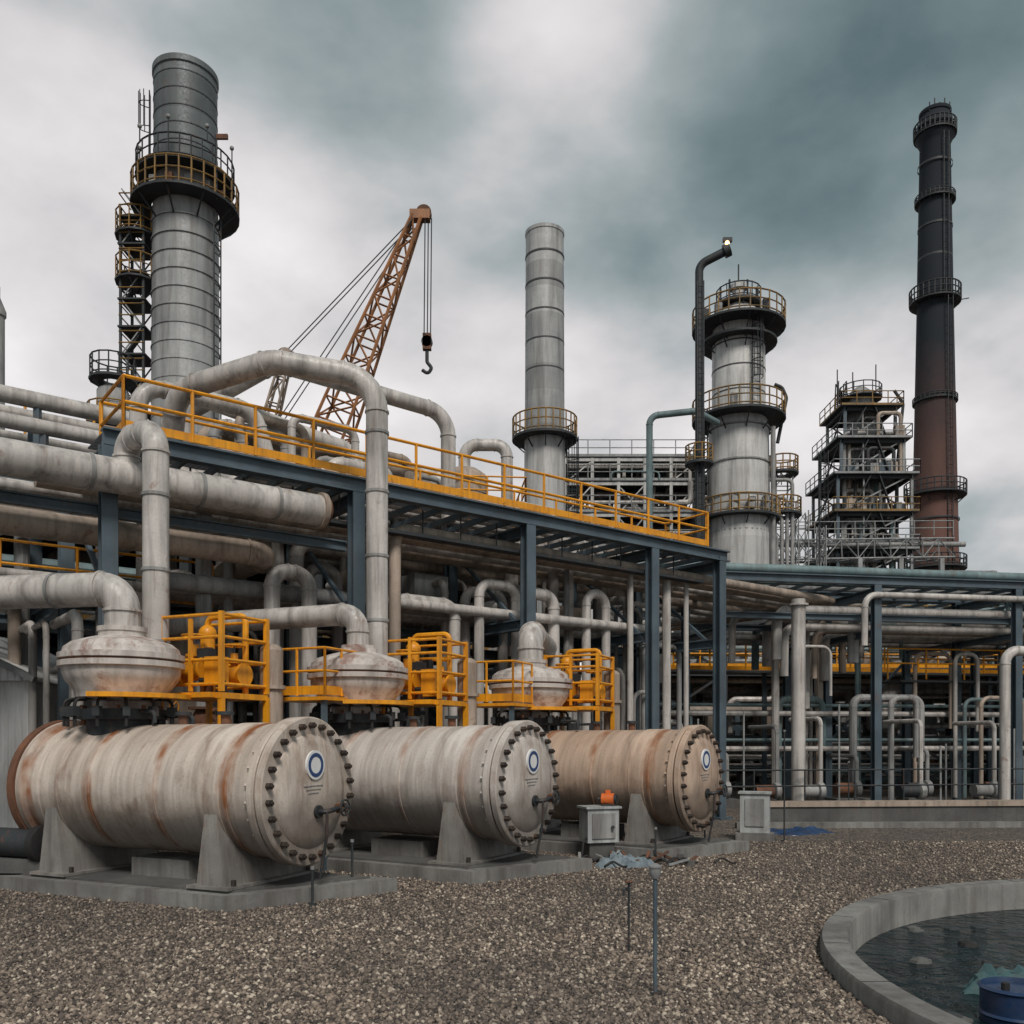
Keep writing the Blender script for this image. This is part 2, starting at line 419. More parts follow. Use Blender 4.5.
for i in range(34):
    a=rr.uniform(2.1,3.7); q=rr.uniform(3.4,5.42)
    c=PC+V((math.cos(a)*q,math.sin(a)*q,-.30)); r_=rr.uniform(.05,.16)
    rg=[]
    for k,(q1,h) in enumerate(((.7,-.3),(1,.3),(.75,.8),(.25,1.0))):
        rg.append([c+V((math.cos(t*math.pi/4)*r_*q1*rr.uniform(.75,1.2),math.sin(t*math.pi/4)*r_*q1*rr.uniform(.75,1.2),r_*h)) for t in range(8)])
    rk.rings(rg,rr.choice(['steel_dark','steel_dark','rubber','concrete_dark']))
rk.done(sharp=20)

# ------------------------------------------------------------------ tanks
tm=['tank_paint','tank_paint_pale','tank_paint_tan']
for i,(F,AA) in enumerate(zip(FR,AXS)):
    b=B('concrete_pad')
    def pp(al,be,z): q=F+AA*al+U*be; return V((q.x,q.y,z))
    b.rings([[pp(al,be,z) for al,be in((.1,-1.25),(.1,1.25),(-6.2,1.25),(-6.2,-1.25))] for z in(-.1,.2)],'concrete')
    b.rings([[pp(al,be,z) for al,be in((-.15,-1.05),(-.15,1.05),(-6.0,1.05),(-6.0,-1.05))] for z in(.2,.23)],'concrete_dark')
    q=F-AA*2.4;b.box((q.x,q.y,.36),(1.1,.7,.26),'concrete',dx=AA)
    b.done()
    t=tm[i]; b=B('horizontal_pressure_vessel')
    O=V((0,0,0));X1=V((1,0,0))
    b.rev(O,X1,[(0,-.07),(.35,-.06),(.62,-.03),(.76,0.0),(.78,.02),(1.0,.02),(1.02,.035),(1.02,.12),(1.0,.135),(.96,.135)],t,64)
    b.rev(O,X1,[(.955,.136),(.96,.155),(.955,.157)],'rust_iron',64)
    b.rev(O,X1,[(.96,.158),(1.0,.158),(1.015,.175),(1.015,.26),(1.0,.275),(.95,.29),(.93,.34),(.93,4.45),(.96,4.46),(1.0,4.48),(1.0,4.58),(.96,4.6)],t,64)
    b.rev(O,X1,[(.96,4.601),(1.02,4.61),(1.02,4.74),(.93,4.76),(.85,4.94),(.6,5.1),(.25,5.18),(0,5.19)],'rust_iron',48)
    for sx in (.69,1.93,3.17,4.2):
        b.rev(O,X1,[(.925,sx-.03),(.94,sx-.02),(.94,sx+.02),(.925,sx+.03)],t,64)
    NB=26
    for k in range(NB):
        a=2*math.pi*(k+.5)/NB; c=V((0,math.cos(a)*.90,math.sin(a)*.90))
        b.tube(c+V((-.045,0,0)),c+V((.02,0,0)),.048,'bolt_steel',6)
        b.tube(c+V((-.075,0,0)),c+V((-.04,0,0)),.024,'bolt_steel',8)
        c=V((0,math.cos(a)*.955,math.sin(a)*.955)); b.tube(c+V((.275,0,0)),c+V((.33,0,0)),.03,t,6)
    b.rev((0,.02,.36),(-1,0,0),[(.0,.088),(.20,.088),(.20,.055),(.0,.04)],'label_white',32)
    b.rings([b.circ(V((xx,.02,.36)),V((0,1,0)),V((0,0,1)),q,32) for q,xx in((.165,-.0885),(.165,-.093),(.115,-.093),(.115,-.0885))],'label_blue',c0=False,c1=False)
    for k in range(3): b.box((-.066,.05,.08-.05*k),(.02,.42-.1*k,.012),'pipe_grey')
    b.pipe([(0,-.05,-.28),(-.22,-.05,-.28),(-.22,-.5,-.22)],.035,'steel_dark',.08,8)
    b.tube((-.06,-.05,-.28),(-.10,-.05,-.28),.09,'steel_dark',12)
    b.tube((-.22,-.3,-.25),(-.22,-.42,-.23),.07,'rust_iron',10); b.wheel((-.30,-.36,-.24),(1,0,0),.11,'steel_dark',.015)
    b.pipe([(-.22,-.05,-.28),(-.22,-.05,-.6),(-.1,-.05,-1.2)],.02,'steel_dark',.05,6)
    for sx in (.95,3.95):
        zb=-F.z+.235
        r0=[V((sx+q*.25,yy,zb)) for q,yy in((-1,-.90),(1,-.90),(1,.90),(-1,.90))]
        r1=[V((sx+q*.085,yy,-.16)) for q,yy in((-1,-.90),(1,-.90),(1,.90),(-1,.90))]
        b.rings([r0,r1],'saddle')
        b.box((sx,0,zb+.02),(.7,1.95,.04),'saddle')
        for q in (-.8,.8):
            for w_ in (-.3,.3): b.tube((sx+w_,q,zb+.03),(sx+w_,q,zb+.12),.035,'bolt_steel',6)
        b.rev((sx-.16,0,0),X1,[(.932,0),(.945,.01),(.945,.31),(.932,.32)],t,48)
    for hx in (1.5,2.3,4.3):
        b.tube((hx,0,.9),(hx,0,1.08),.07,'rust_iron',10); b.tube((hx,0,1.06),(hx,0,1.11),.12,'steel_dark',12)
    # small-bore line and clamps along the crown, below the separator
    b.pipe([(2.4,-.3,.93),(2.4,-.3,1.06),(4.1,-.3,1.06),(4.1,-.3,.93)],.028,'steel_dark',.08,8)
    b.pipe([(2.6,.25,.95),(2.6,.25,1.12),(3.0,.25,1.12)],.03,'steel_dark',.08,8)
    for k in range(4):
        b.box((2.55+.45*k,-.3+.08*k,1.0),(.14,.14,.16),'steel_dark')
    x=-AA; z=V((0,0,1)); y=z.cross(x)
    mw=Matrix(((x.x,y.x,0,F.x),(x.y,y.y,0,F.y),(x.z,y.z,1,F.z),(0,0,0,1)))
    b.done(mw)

DM=[V((-5.93,13.7,0)),V((-2.78,16.25,0)),V((.4,19.35,0))]
for i,D in enumerate(DM):
    b=B('domed_separator')
    b.rev(D,(0,0,1),[(.5,2.2),(.5,2.50),(.64,2.51),(.64,2.58),(.64,2.66),(.42,2.67)],'steel_dark',40)
    b.rev(D,(0,0,1),[(.42,2.66),(.42,2.78),(.66,2.84),(.68,2.94),(.80,3.10),(.84,3.2),(.84,3.28),(.90,3.29),(.90,3.37),(.85,3.38),(.85,3.40),(.90,3.41),(.90,3.49),(.84,3.50),(.82,3.58),(.72,3.66),(.5,3.73),(.34,3.77),(.34,3.84),(.0,3.84)],'dome_paint',64)
    b.rev(D,(0,0,1),[(.845,3.375),(.87,3.385),(.87,3.405),(.845,3.41)],'rust_iron',64)
    for k in range(10):
        a=2*math.pi*k/10
        p=D+V((math.cos(a)*.57,math.sin(a)*.57,0)); b.tube((p.x,p.y,2.5),(p.x,p.y,2.72),.028,'rust_iron',6)
    for k in range(7):
        a=math.radians(185+28*k); p=D+V((math.cos(a)*.45,math.sin(a)*.45,0)); q=D+V((math.cos(a)*.8,math.sin(a)*.8,0))
        b.pipe([(p.x,p.y,2.82),(q.x,q.y,2.8),(q.x,q.y,2.40)],.025,'rubber',.1,6)
        b.box((q.x,q.y,2.62),(.12,.1,.14),'steel_dark',dx=(math.cos(a),math.sin(a),0))
    b.done()
    b=B('yellow_access_platform')
    c=D+U*1.35+N*.1; zf=2.95
    def L(a,d,z): q=c+AX*a+V((.41,.912,0))*d; return V((q.x,q.y,z))
    b.ringplat(D.x,D.y,zf-.06,.70,1.0,h=0,mf='yellow',n=24,a0=-95,a1=40,br=False,th=.07)
    b.box(L(.1,0,zf-.06),(1.3,1.1,.09),'yellow',dx=AX)
    b.box(L(-.1,-.62,zf-.055),(1.5,.14,.08),'yellow',dx=AX)
    cs=[L(-.5,-.5,zf),L(.72,-.5,zf),L(.72,.55,zf),L(-.5,.55,zf)]
    hh=1.14 if i else 1.24
    for a_,c_ in ((0,1),(1,2),(2,3)):
        for z_ in (.12,.5,.85,hh-.04): b.tube(cs[a_]+V((0,0,z_)),cs[c_]+V((0,0,z_)),.026,'yellow',8)
    for q in cs:
        b.box((q.x,q.y,zf+hh/2),(.07,.07,hh),'yellow',dx=AX); b.box((q.x,q.y,zf-.55),(.08,.08,1.0),'yellow',dx=AX)
    m_=L(.1,-.5,zf); b.box((m_.x,m_.y,zf+.58),(.055,.055,1.14),'yellow',dx=AX)
    b.valve(L(-.2,-.1,zf+.38),AX,.13,'yellow'); b.valve(L(.4,.15,zf+.3),AX,.11,'yellow')
    b.box(L(.42,-.28,zf+.35),(.3,.22,.42),'yellow',dx=AX); b.tube(L(-.3,.3,zf),L(-.3,.3,zf+1.0),.12,'yellow',14)
    b.ball(L(-.3,.3,zf+1.02),.15,'yellow'); b.pipe([L(-.3,.3,zf+1.0),L(-.3,.3,zf+1.28),L(.5,.3,zf+1.28),L(.5,.3,zf)],.05,'yellow',.12,8)
    b.tube(L(.0,.0,zf),L(.0,.0,zf+.75),.07,'rust_iron',10); b.box(L(.05,-.1,zf+.62),(.22,.2,.2),'steel_dark',dx=AX)
    b.tube(L(.62,.8,zf-.6),L(.62,.8,zf+.75),.19,'pipe_tan',16); b.ball(L(.62,.8,zf+.75),.19,'pipe_tan',16,.6); b.tube(L(.62,.8,zf+.1),L(.62,.8,zf+.16),.24,'pipe_tan',16)
    b.pipe([L(.1,-.3,zf+.2),L(.6,-.3,zf+.2),L(.6,-.3,zf-1.2)],.04,'steel_dark',.1,8)
    if i<2:
        b.box(L(.9,1.6,zf-.05),(1.2,1.0,.06),'yellow',dx=AX); b.rail([L(.3,1.15,zf),L(1.45,1.15,zf),L(1.45,2.1,zf)],'yellow',.8,.6,.024,True,6)
        for q in (L(.4,1.2,0),L(1.4,1.2,0)): b.box((q.x,q.y,(zf-.08)/2),(.08,.08,zf-.08),'steel_blue',dx=AX)
    b.done()

# ------------------------------------------------------------------ front process pipes
def P1(name,pts,r,m='pipe_white',br=None,fl=True,caps=False,n=24):
    b=B(name); b.pipe(pts,r,m,br,n,fl,caps); return b
b=P1('insulated_pipe',[(-5.93,13.7,3.80),(-5.93,13.7,4.5),(-11.5,14.6,4.5)],.26,br=.55); b.tube((-5.93,13.7,3.84),(-5.93,13.7,3.91),.36,'dome_paint',24)
for k in range(3): x_=-7-1.3*k; b.tube((x_,13.87+.21*k,4.5),(x_-.05,13.88+.21*k,4.5),.275,'pipe_grey',24)
b.done()
D=DM[1]
b=P1('insulated_pipe',[(D.x,D.y,3.80),(D.x,D.y,4.48),(D.x-4.6,D.y+1.9,4.48)],.2,br=.42); b.tube((D.x,D.y,3.84),(D.x,D.y,3.90),.3,'dome_paint',24); b.done()
D=DM[2]
b=P1('insulated_pipe',[(D.x,D.y,3.80),(D.x,D.y,4.5),(D.x+.5,D.y+3.4,4.5)],.27,br=.42); b.tube((D.x,D.y,3.84),(D.x,D.y,3.91),.36,'dome_paint',24); b.done()
e_=R(0,-.38,6.7)
b=P1('insulated_pipe',[(-5.72,14.45,2.6),(-5.72,14.45,7.2),(e_.x,e_.y,7.2),(e_.x,e_.y,6.65)],.205,br=.38)
for z_ in (3.75,4.9,6.1): b.tube((-5.72,14.45,z_),(-5.72,14.45,z_+.05),.225,'pipe_grey',24)
b.done()
b=P1('insulated_pipe',[(-2.52,16.8,3.0),(-2.52,16.8,8.95),(-4.4,16.5,9.15),(-6.3,16.9,8.75),(-6.7,17.6,7.5)],.205,br=.7)
for z_ in (4.4,5.6,6.8,7.9): b.tube((-2.52,16.8,z_),(-2.52,16.8,z_+.05),.225,'pipe_grey',24)
b.done()
b=P1('insulated_pipe',[R(8.0,1.9,7.5),R(8.0,1.9,10.1),R(3.9,2.6,10.5),R(2.6,6,9.8)],.18,br=.6); b.done()
b=P1('insulated_pipe',[R(1.0,2.6,7.6),R(1.0,2.6,9.35),R(3.4,2.6,9.35),R(4.0,2.6,7.5)],.17,'pipe_white',br=.5); b.done()
b=P1('insulated_pipe',[R(2.2,3.6,7.6),R(2.2,3.6,9.8),R(6.6,4.2,9.5),R(7.2,4.2,7.6)],.2,'pipe_white',br=.5); b.done()
b=P1('insulated_pipe',[R(3.0,4.6,7.6),R(3.0,4.6,9.5),R(9.2,4.8,9.5),R(9.2,4.8,7.6)],.24,'pipe_tan',br=.6); b.done()
b=P1('insulated_pipe',[R(-9,-.38,6.6),R(3.55,-.38,6.6)],.29,fl=False)
for s0 in (-4,-2.2,-.6,1.2,2.6): b.tube(R(s0,-.38,6.6),R(s0+.06,-.38,6.6),.305,'pipe_grey',24)
b.tube(R(3.50,-.38,6.6),R(3.60,-.38,6.6),.34,'pipe_tan',24); b.rev(R(3.6,-.38,6.6),U,[(.28,0),(.25,.08),(.12,.15),(0,.16)],'rust_iron',24); b.done()
b=P1('insulated_pipe',[R(-9,.7,5.85),R(3.0,.7,5.85),R(3.0,4,5.85)],.24,'pipe_tan',br=.5,fl=True); b.done()
for k,(d,z_,r_) in enumerate(((4.4,9.2,.17),(5.0,9.0,.17),(5.6,8.7,.13),(3.7,8.45,.15))):
    b=P1('overhead_pipe',[R(-10,d,z_),R(1.8+.3*k,d,z_),R(1.8+.3*k,d,7.5)],r_,'pipe_white',br=.4,n=16)
    for s0 in (-7,-3.5,-.5): b.beam(R(s0,d,7.2),R(s0,d,z_-r_),.12,.12,'steel_blue')
    b.done()

# ------------------------------------------------------------------ main rack
b=B('steel_pipe_rack')
CS=[-4.6,-.2,4.5,8.95,13.1,15.8]
for s0 in CS:
    for d in (0,3.2,6.4):
        if s0>-1 or d<1 or d>3.5:
            b.ibeam(R(s0,d,0),R(s0,d,7.22 if s0<15 else 7.3),.26,.26,'steel_blue',side=U)
            b.box(R(s0,d,.03),(.5,.5,.06),'steel_blue',dx=U)
    for z_ in (7.05,4.9):
        b.ibeam(R(s0,.14,z_),R(s0,6.26,z_),.2,.26,'steel_blue')
    if s0>-1:
        b.beam(R(s0,.2,4.8),R(s0,3.0,7.0),.08,.08,'steel_blue')
for d in (-.02,3.2,6.4):
    b.ibeam(R(-.3 if d<1 else -9,d,7.33),R(16.1,d,7.33),.24,.30,'steel_blue')
    if d>1: b.ibeam(R(-9,d,4.9),R(15.66,d,4.9),.18,.2,'steel_blue')
    else: b.ibeam(R(-9,.2,6.12),R(4.36,.2,6.12),.16,.2,'steel_blue')
for k in range(27):
    s0=-.1+k*.62
    b.beam(R(s0,.12,7.25),R(s0,6.3,7.25),.07,.12,'steel_blue')
for k in range(16):
    d=.05+k*.09; b.beam(R(-.2,d,7.52),R(16,d,7.52),.045,.03,'grating')
for k in range(22):
    d=3.6+k*.13; b.beam(R(-.4,d,7.52),R(16,d,7.52),.06,.03,'grating')
for s0,s1 in ((4.5,8.95),(8.95,13.1)):
    b.beam(R(s0,6.4,0.2),R(s1,6.4,4.8),.09,.09,'steel_blue'); b.beam(R(s1,6.55,0.2),R(s0,6.55,4.8),.09,.09,'steel_blue')
for s0 in range(0,15): b.beam(R(s0+.3,.35,6.62),R(s0+.3,.35,7.18),.03,.03,'steel_dark')
b.beam(R(.2,.35,6.6),R(15.4,.35,6.6),.3,.07,'steel_dark')
b.done()
b=B('yellow_guardrail')
b.rail([R(.05,1.5,7.53),R(.05,0,7.53),R(15.3,0,7.53)],sp=1.15,r=.032,h=.92)
b.rail([R(.05,1.55,7.53),R(15.3,1.55,7.53),R(15.3,0.05,7.53)],sp=1.4,r=.03,h=.92)
b.done()
b=B('yellow_guardrail'); b.rail([R(-9,6.2,8.6),R(1,6.2,8.6)],sp=1.4,r=.03); b.ibeam(R(-9,6.2,8.48),R(1,6.2,8.48),.2,.22,'steel_blue')
for s0 in(-7,-3,0.5): b.beam(R(s0,6.2,7.4),R(s0,6.2,8.4),.14,.14,'steel_blue')
b.done()
b=B('yellow_guardrail'); b.rail([R(-8,2.6,5.0),R(2.5,2.6,5.0)],sp=1.3,r=.028,h=.9); b.box(R(-2.75,3.1,4.98),(10.5,1.0,.05),'grating',dx=U); b.done()
b=B('pipe_bundle')
rr=random.Random(11)
spec=[(.55,6.75,.13),(.95,6.72,.1),(1.35,6.8,.16),(1.9,6.75,.12),(2.4,6.75,.2),(3.6,6.7,.14),(4.1,6.75,.1),(4.7,6.75,.17),(5.5,6.7,.12),
 (.8,5.2,.12),(1.4,5.25,.18),(2.1,5.2,.1),(2.6,5.2,.14),(3.7,5.25,.2),(4.5,5.2,.12),(5.2,5.25,.16)]
for k,(d,z_,r_) in enumerate(spec):
    e=22+rr.uniform(-1,2) if z_>6 else rr.choice([11,14.5,17])
    m_=rr.choice(['pipe_white','pipe_white','pipe_white','pipe_grey','pipe_tan'])
    s0=rr.uniform(-9,1) if d>1 else rr.uniform(4,6)
    b.pipe([R(s0,d,z_-3 if k%3==0 else z_),R(s0+.01,d,z_),R(e,d,z_),R(e,d+rr.uniform(3,8),z_)],r_,m_,.35,12,True)
for k,(d,z_,r_) in enumerate(((2.1,7.75,.14),(2.6,7.72,.11),(3.1,7.8,.19),(3.8,7.75,.13),(4.3,7.8,.16))):
    e=rr.uniform(9,15); s0=rr.uniform(1,4)
    b.pipe([R(s0,d,6.4),R(s0,d,z_),R(e,d,z_),R(e,d,5.5)],r_,rr.choice(['pipe_white','pipe_white','pipe_grey']),.35,12,True)
for k in range(34):
    s0=rr.uniform(2,14.5); d=rr.uniform(2.2,4.9); h=rr.uniform(.4,1.8)*(1.25-s0/20)
    e=s0+rr.uniform(.6,1.8)
    b.pipe([R(s0,d,7.2),R(s0,d,7.7+h),R(e,d,7.7+h),R(e,d,7.2)],rr.uniform(.07,.16),rr.choice(['pipe_white','pipe_white','pipe_grey','pipe_tan']),.25,12,True)
    if k%3==0: b.valve(R(s0+.3,d,7.75),U,.1,'pipe_grey')
b.done()
b=B('process_piping')
for k in range(95):
    s0=rr.uniform(-1,15.3); d=rr.uniform(1.2,6); r_=rr.choice([.06,.08,.1,.13,.16])
    m_=rr.choice(['pipe_white','pipe_white','pipe_white','pipe_grey','pipe_tan'])
    z0=rr.uniform(2.8,6.8)
    ty=rr.random()
    if ty<.4:
        e=s0+rr.uniform(.6,1.8); z1=rr.uniform(.3,2.5)
        b.pipe([R(s0,d,z1),R(s0,d,z0),R(e,d,z0),R(e,d,rr.uniform(.2,2.6))],r_,m_,.3,12,True)
    elif ty<.7:
        b.pipe([R(s0,d,.2),R(s0,d,z0),R(s0,d+2,z0)],r_,m_,.3,12,True)
    else:
        b.pipe([R(s0,d,0.2),R(s0,d,6.7)],r_,m_,.3,10)
        b.valve(R(s0,d,rr.uniform(1,3)),(0,0,1),r_*1.1,rr.choice(['yellow','pipe_grey','rust_iron']),up=-N)
for k in range(30):
    s0=rr.uniform(0,15); d=rr.uniform(2,6); z_=rr.uniform(2.6,6.2)
    b.box(R(s0,d,z_),(rr.uniform(.3,1.0),rr.uniform(.3,.8),rr.uniform(.3,1.2)),rr.choice(['steel_dark','pipe_tan','box_grey','steel_blue']),dx=U)
    b.beam(R(s0-.6,d,z_-.7),R(s0+.6,d,z_-.7),.1,.1,'steel_dark')
for (s0,e,z_,r_) in ((5.9,7.5,5.3,.14),(8.2,9.3,5.9,.12),(9.6,10.5,5.8,.15),(11.6,12.3,6.0,.12),(3.1,3.9,5.6,.16)):
    b.pipe([R(s0,.9,1.0),R(s0,.9,z_),R(e,.9,z_),R(e,.9,1.0)],r_,'pipe_white',.32,14,True)
for s0 in (12.9,13.7,14.3,15.1): b.pipe([R(s0,.6,.2),R(s0,.6,6.7)],rr.uniform(.07,.12),'pipe_white',.3,12)
b.done()
def vessel(b,c,r,h,m,ax=(0,0,1)):
    b.rev(c,ax,[(0,-r*.45),(r*.6,-r*.33),(r*.93,-r*.1),(r,0),(r,h*.33),(r*1.03,h*.33+.02),(r*1.03,h*.33+.06),(r,h*.33+.08),(r,h*.7),(r*1.03,h*.7+.02),(r*1.03,h*.7+.06),(r,h*.7+.08),(r,h),(r*.93,h+r*.1),(r*.6,h+r*.33),(0,h+r*.45)],m,28)
b=B('process_vessel'); vessel(b,R(6.6,3.6,3.9),.75,2.3,'pipe_tan'); 
for q in range(4):
    a=math.pi/4+q*math.pi/2; p=R(6.6,3.6,0)+V((math.cos(a)*.65,math.sin(a)*.65,0)); b.beam(p,p+V((0,0,4)),.12,.12,'steel_blue')
b.done()
b=B('process_vessel'); vessel(b,R(2.1,3.2,1.4),.7,3.2,'pipe_tan'); b.beam(R(2.1,3.2,0),R(2.1,3.2,1.2),.9,.9,'concrete'); b.done()
b=B('process_vessel'); vessel(b,R(10.2,4.2,3.4),.8,3.4,'pipe_grey',U); b.beam(R(11,4.2,0),R(11,4.2,2.8),.4,1.0,'concrete'); b.beam(R(13,4.2,0),R(13,4.2,2.8),.4,1.0,'concrete'); b.done()

# ------------------------------------------------------------------ process frames
def frame(name,o,ux,nb,bay,nn,bd,levels,seed,ms='steel_blue',w=.25,rails=(),dens=3,rsc=1.0,mr='yellow_dull',braces=True,pm=('pipe_white','pipe_white','pipe_grey','pipe_tan','pipe_teal'),vs=True,rr_=.035,clad=0):
    rr=random.Random(seed); ux=V(ux).normalized(); nx=V((-ux.y,ux.x,0)); o=V(o); b=B(name)
    def Q(a,d,z): q=o+ux*a+nx*d; return V((q.x,q.y,z))
    W=nb*bay;Dp=nn*bd; top=levels[-1]
    for i in range(nb+1):
        for j in range(nn+1): b.beam(Q(i*bay,j*bd,0),Q(i*bay,j*bd,top),w,w,ms)
    for li,z in enumerate(levels):
        for j in range(nn+1): b.beam(Q(-.3,j*bd,z-w*.6),Q(W+.3,j*bd,z-w*.6),w*.8,w*1.1,ms)
        for i in range(nb+1): b.beam(Q(i*bay,.2,z-w*.62),Q(i*bay,Dp-.2,z-w*.62),w*.7,w,ms)
        if z in rails:
            b.box(Q(W/2,Dp/2,z+.05),(W+.3,Dp+.3,.05),'grating',dx=ux)
            b.rail([Q(0,-.1,z+.08),Q(W,-.1,z+.08),Q(W,Dp,z+.08)],mr,1.1,1.5,rr_,True,5); b.rail([Q(0,-.1,z+.08),Q(0,Dp,z+.08)],mr,1.1,1.5,rr_,True,5)
        z0=levels[li-1] if li else 0
        for i in range(nb):
            if rr.random()<clad: b.box(Q((i+.5)*bay,Dp-.3,(z0+z)/2),(bay-.5,.12,(z-z0)-.5),rr.choice(['steel_pale','box_grey','stack_white','wall_panel']),dx=ux)
            if braces and rr.random()<.45:
                b.beam(Q(i*bay,0,z0),Q((i+1)*bay,0,z-.2),w*.4,w*.4,ms)
                if rr.random()<.5: b.beam(Q((i+1)*bay,.1,z0),Q(i*bay,.1,z-.2),w*.4,w*.4,ms)
        for k in range(int(dens*nb)):
            d=rr.uniform(-.2,Dp); r_=rr.choice([.06,.09,.12,.18])*rsc; m_=rr.choice(pm); ty=rr.random()
            a0=rr.uniform(0,W);a1=a0+rr.uniform(1,bay*2); a1=min(a1,W+.5); zz=rr.uniform(z0+.4,z-.3)
            if ty<.35: b.pipe([Q(a0,d,z0+.1),Q(a0,d,zz),Q(a1,d,zz),Q(a1,d,rr.choice([z0+.1,z]))],r_,m_,.3,8,False)
            elif ty<.5: b.pipe([Q(a0,d,z0),Q(a0,d,z)],r_,m_,.3,8)
            elif ty<.75: b.pipe([Q(0,d,zz),Q(W,d,zz)],r_,m_,.3,8)
            elif ty<.82: b.valve(Q(a0,d,zz),ux,r_*1.3,rr.choice(['yellow_dull','pipe_grey','rust_iron']))
            elif ty<.9: b.box(Q(a0,d,z0+.6),(rr.uniform(.5,1.4),.6,rr.uniform(.6,1.1)),rr.choice(['box_grey','steel_dark','pipe_tan','steel_pale']),dx=ux)
            elif vs:
                R0=rr.uniform(.4,.8)*rsc; h=min(z-z0-.5,rr.uniform(1.2,2.4))
                if h>.4: vessel(b,Q(a0,rr.uniform(.8,max(.9,Dp-1)),z0+.35),R0,h,m_)
    b.done()
frame('process_unit_frame',R(-12,9,0),U,7,4,2,4,[2.6,5.2,7.8],21,'steel_dark',rails=(5.2,7.8),dens=5)
frame('process_unit_frame',R(-2,18,0),U,6,4,1,4,[3,6,8.6],22,'steel_dark',rails=(8.6,),dens=5)
frame('process_unit_frame',(-13,34,0),(1,.1,0),4,3.4,1,4,[3,6,9,11.3],29,'steel_pale',rails=(11.3,),dens=5,mr='yellow',rsc=1.4,w=.2)
frame('process_unit_frame',(5,38,0),(1,.05,0),7,4,2,4,[2.4,5.2,7.4],23,'steel_dark',rails=(5.2,),dens=8,mr='yellow')
frame('process_unit_frame',(8,50,0),(1,.0,0),9,4.5,1,4,[3,6,9,10.4],24,'steel_blue',rails=(6,9),dens=6)
frame('process_unit_frame',(3.6,60,0),(1,.0,0),5,1.75,1,4,[6,10,12.5,15,17.3,19.4,21.0],25,'stack_white',w=.2,rails=(15,17.3,19.4,21.0),dens=5,mr='steel_pale',clad=.8)
frame('process_unit_frame',(6.5,68,0),(1,.0,0),5,2.2,1,4,[6,10,13,16,19,22],26,'steel_pale',w=.2,rails=(19,22),dens=4,mr='steel_pale',clad=.4)
b=B('process_vessel'); vessel(b,(-1.9,36,10.2),.9,2.5,'pipe_tan')
b.pipe([(-1.9,36,12.9),(-1.9,36,14.0),(-.2,36,14.0),(-.2,36,9)],.24,'pipe_white',.5,14,True)
for q in range(4):
    a=math.pi/4+q*math.pi/2; b.beam((-1.9+.8*math.cos(a),36+.8*math.sin(a),0),(-1.9+.8*math.cos(a),36+.8*math.sin(a),10.4),.16,.16,'steel_pale')
b.done()
b=B('process_vessel'); vessel(b,(-5.0,37,12.6),.8,3.0,'pipe_white',(1,.1,0)); 
for q in (-4.5,-2.6): b.beam((q,37.2,0),(q,37.2,11.9),.5,.5,'steel_pale')
b.done()

UX=V((.985,.17,0)).normalized(); NX=V((-UX.y,UX.x,0)); O2=V((6.4,27.6,0))
def R2(s_,d,z): q=O2+UX*s_+NX*d; return V((q.x,q.y,z))
b=B('steel_pipe_rack')
for s0 in (0,5.2,10.2,13.2,19,25):
    for d in (0,3,6):
        if not(s0==13.2 and d==0): b.ibeam(R2(s0,d,0),R2(s0,d,7.1),.24,.24,'steel_blue',side=UX)
    b.ibeam(R2(s0,.14,6.9),R2(s0,5.86,6.9),.2,.24,'steel_blue'); b.ibeam(R2(s0,.14,5.6),R2(s0,5.86,5.6),.18,.2,'steel_blue')
for d in (0,3,6):
    b.ibeam(R2(-1,d,7.24),R2(28,d,7.24),.22,.26,'steel_blue'); 
    b.ibeam(R2(.2,d+.3,6.1),R2(28,d+.3,6.1),.18,.2,'steel_blue')
for a,c in ((5.2,10.2),(19,25)):
    b.beam(R2(a,6.2,.3),R2(c,6.2,5.2),.09,.09,'steel_blue'); b.beam(R2(c,6.35,.3),R2(a,6.35,5.2),.09,.09,'steel_blue')
for k in range(30): b.beam(R2(.5+k*.9,.13,7.2),R2(.5+k*.9,5.87,7.2),.06,.1,'steel_blue')
b.done()
b=B('pipe_bundle')
for k,(d,z_,r_,m_) in enumerate(((.4,7.58,.15,'pipe_teal'),(1.0,7.55,.13,'pipe_white'),(1.6,7.6,.2,'pipe_white'),(2.3,7.55,.12,'pipe_teal'),(3.4,7.6,.2,'pipe_grey'),(4.2,7.55,.14,'pipe_white'),(5.2,7.6,.18,'pipe_teal'),
   (.6,6.35,.15,'pipe_white'),(1.3,6.35,.18,'pipe_grey'),(2.1,6.35,.12,'pipe_white'),(3.6,6.4,.2,'pipe_white'),(4.6,6.35,.14,'pipe_teal'),
   (-.25,6.75,.1,'pipe_white'),(.9,5.85,.14,'pipe_white'),(1.8,5.85,.1,'pipe_tan'),(2.8,5.85,.16,'pipe_white'),(4.0,5.85,.12,'pipe_grey'),(5.0,5.85,.17,'pipe_white'))):
    s0=-5+.3*k if z_>7 else rr.uniform(-1,6)
    b.pipe([R2(s0,d,z_-(0 if z_>7 else 1.6)),R2(s0+.02,d,z_),R2(30,d,z_)],r_,m_,.4,12,True)
for k in range(34):
    s0=rr.uniform(.5,24);d=rr.uniform(.4,5.5); z1=rr.choice([7.5,6.3,5.2,3.6]); e=s0+rr.uniform(.8,3)
    b.pipe([R2(s0,d,.2),R2(s0,d,z1),R2(e,d,z1),R2(e,d,z1-rr.uniform(1,3.4))],rr.choice([.05,.07,.1,.13]),rr.choice(['pipe_white','pipe_grey','pipe_teal','pipe_tan']),.3,10,True)
b.done()
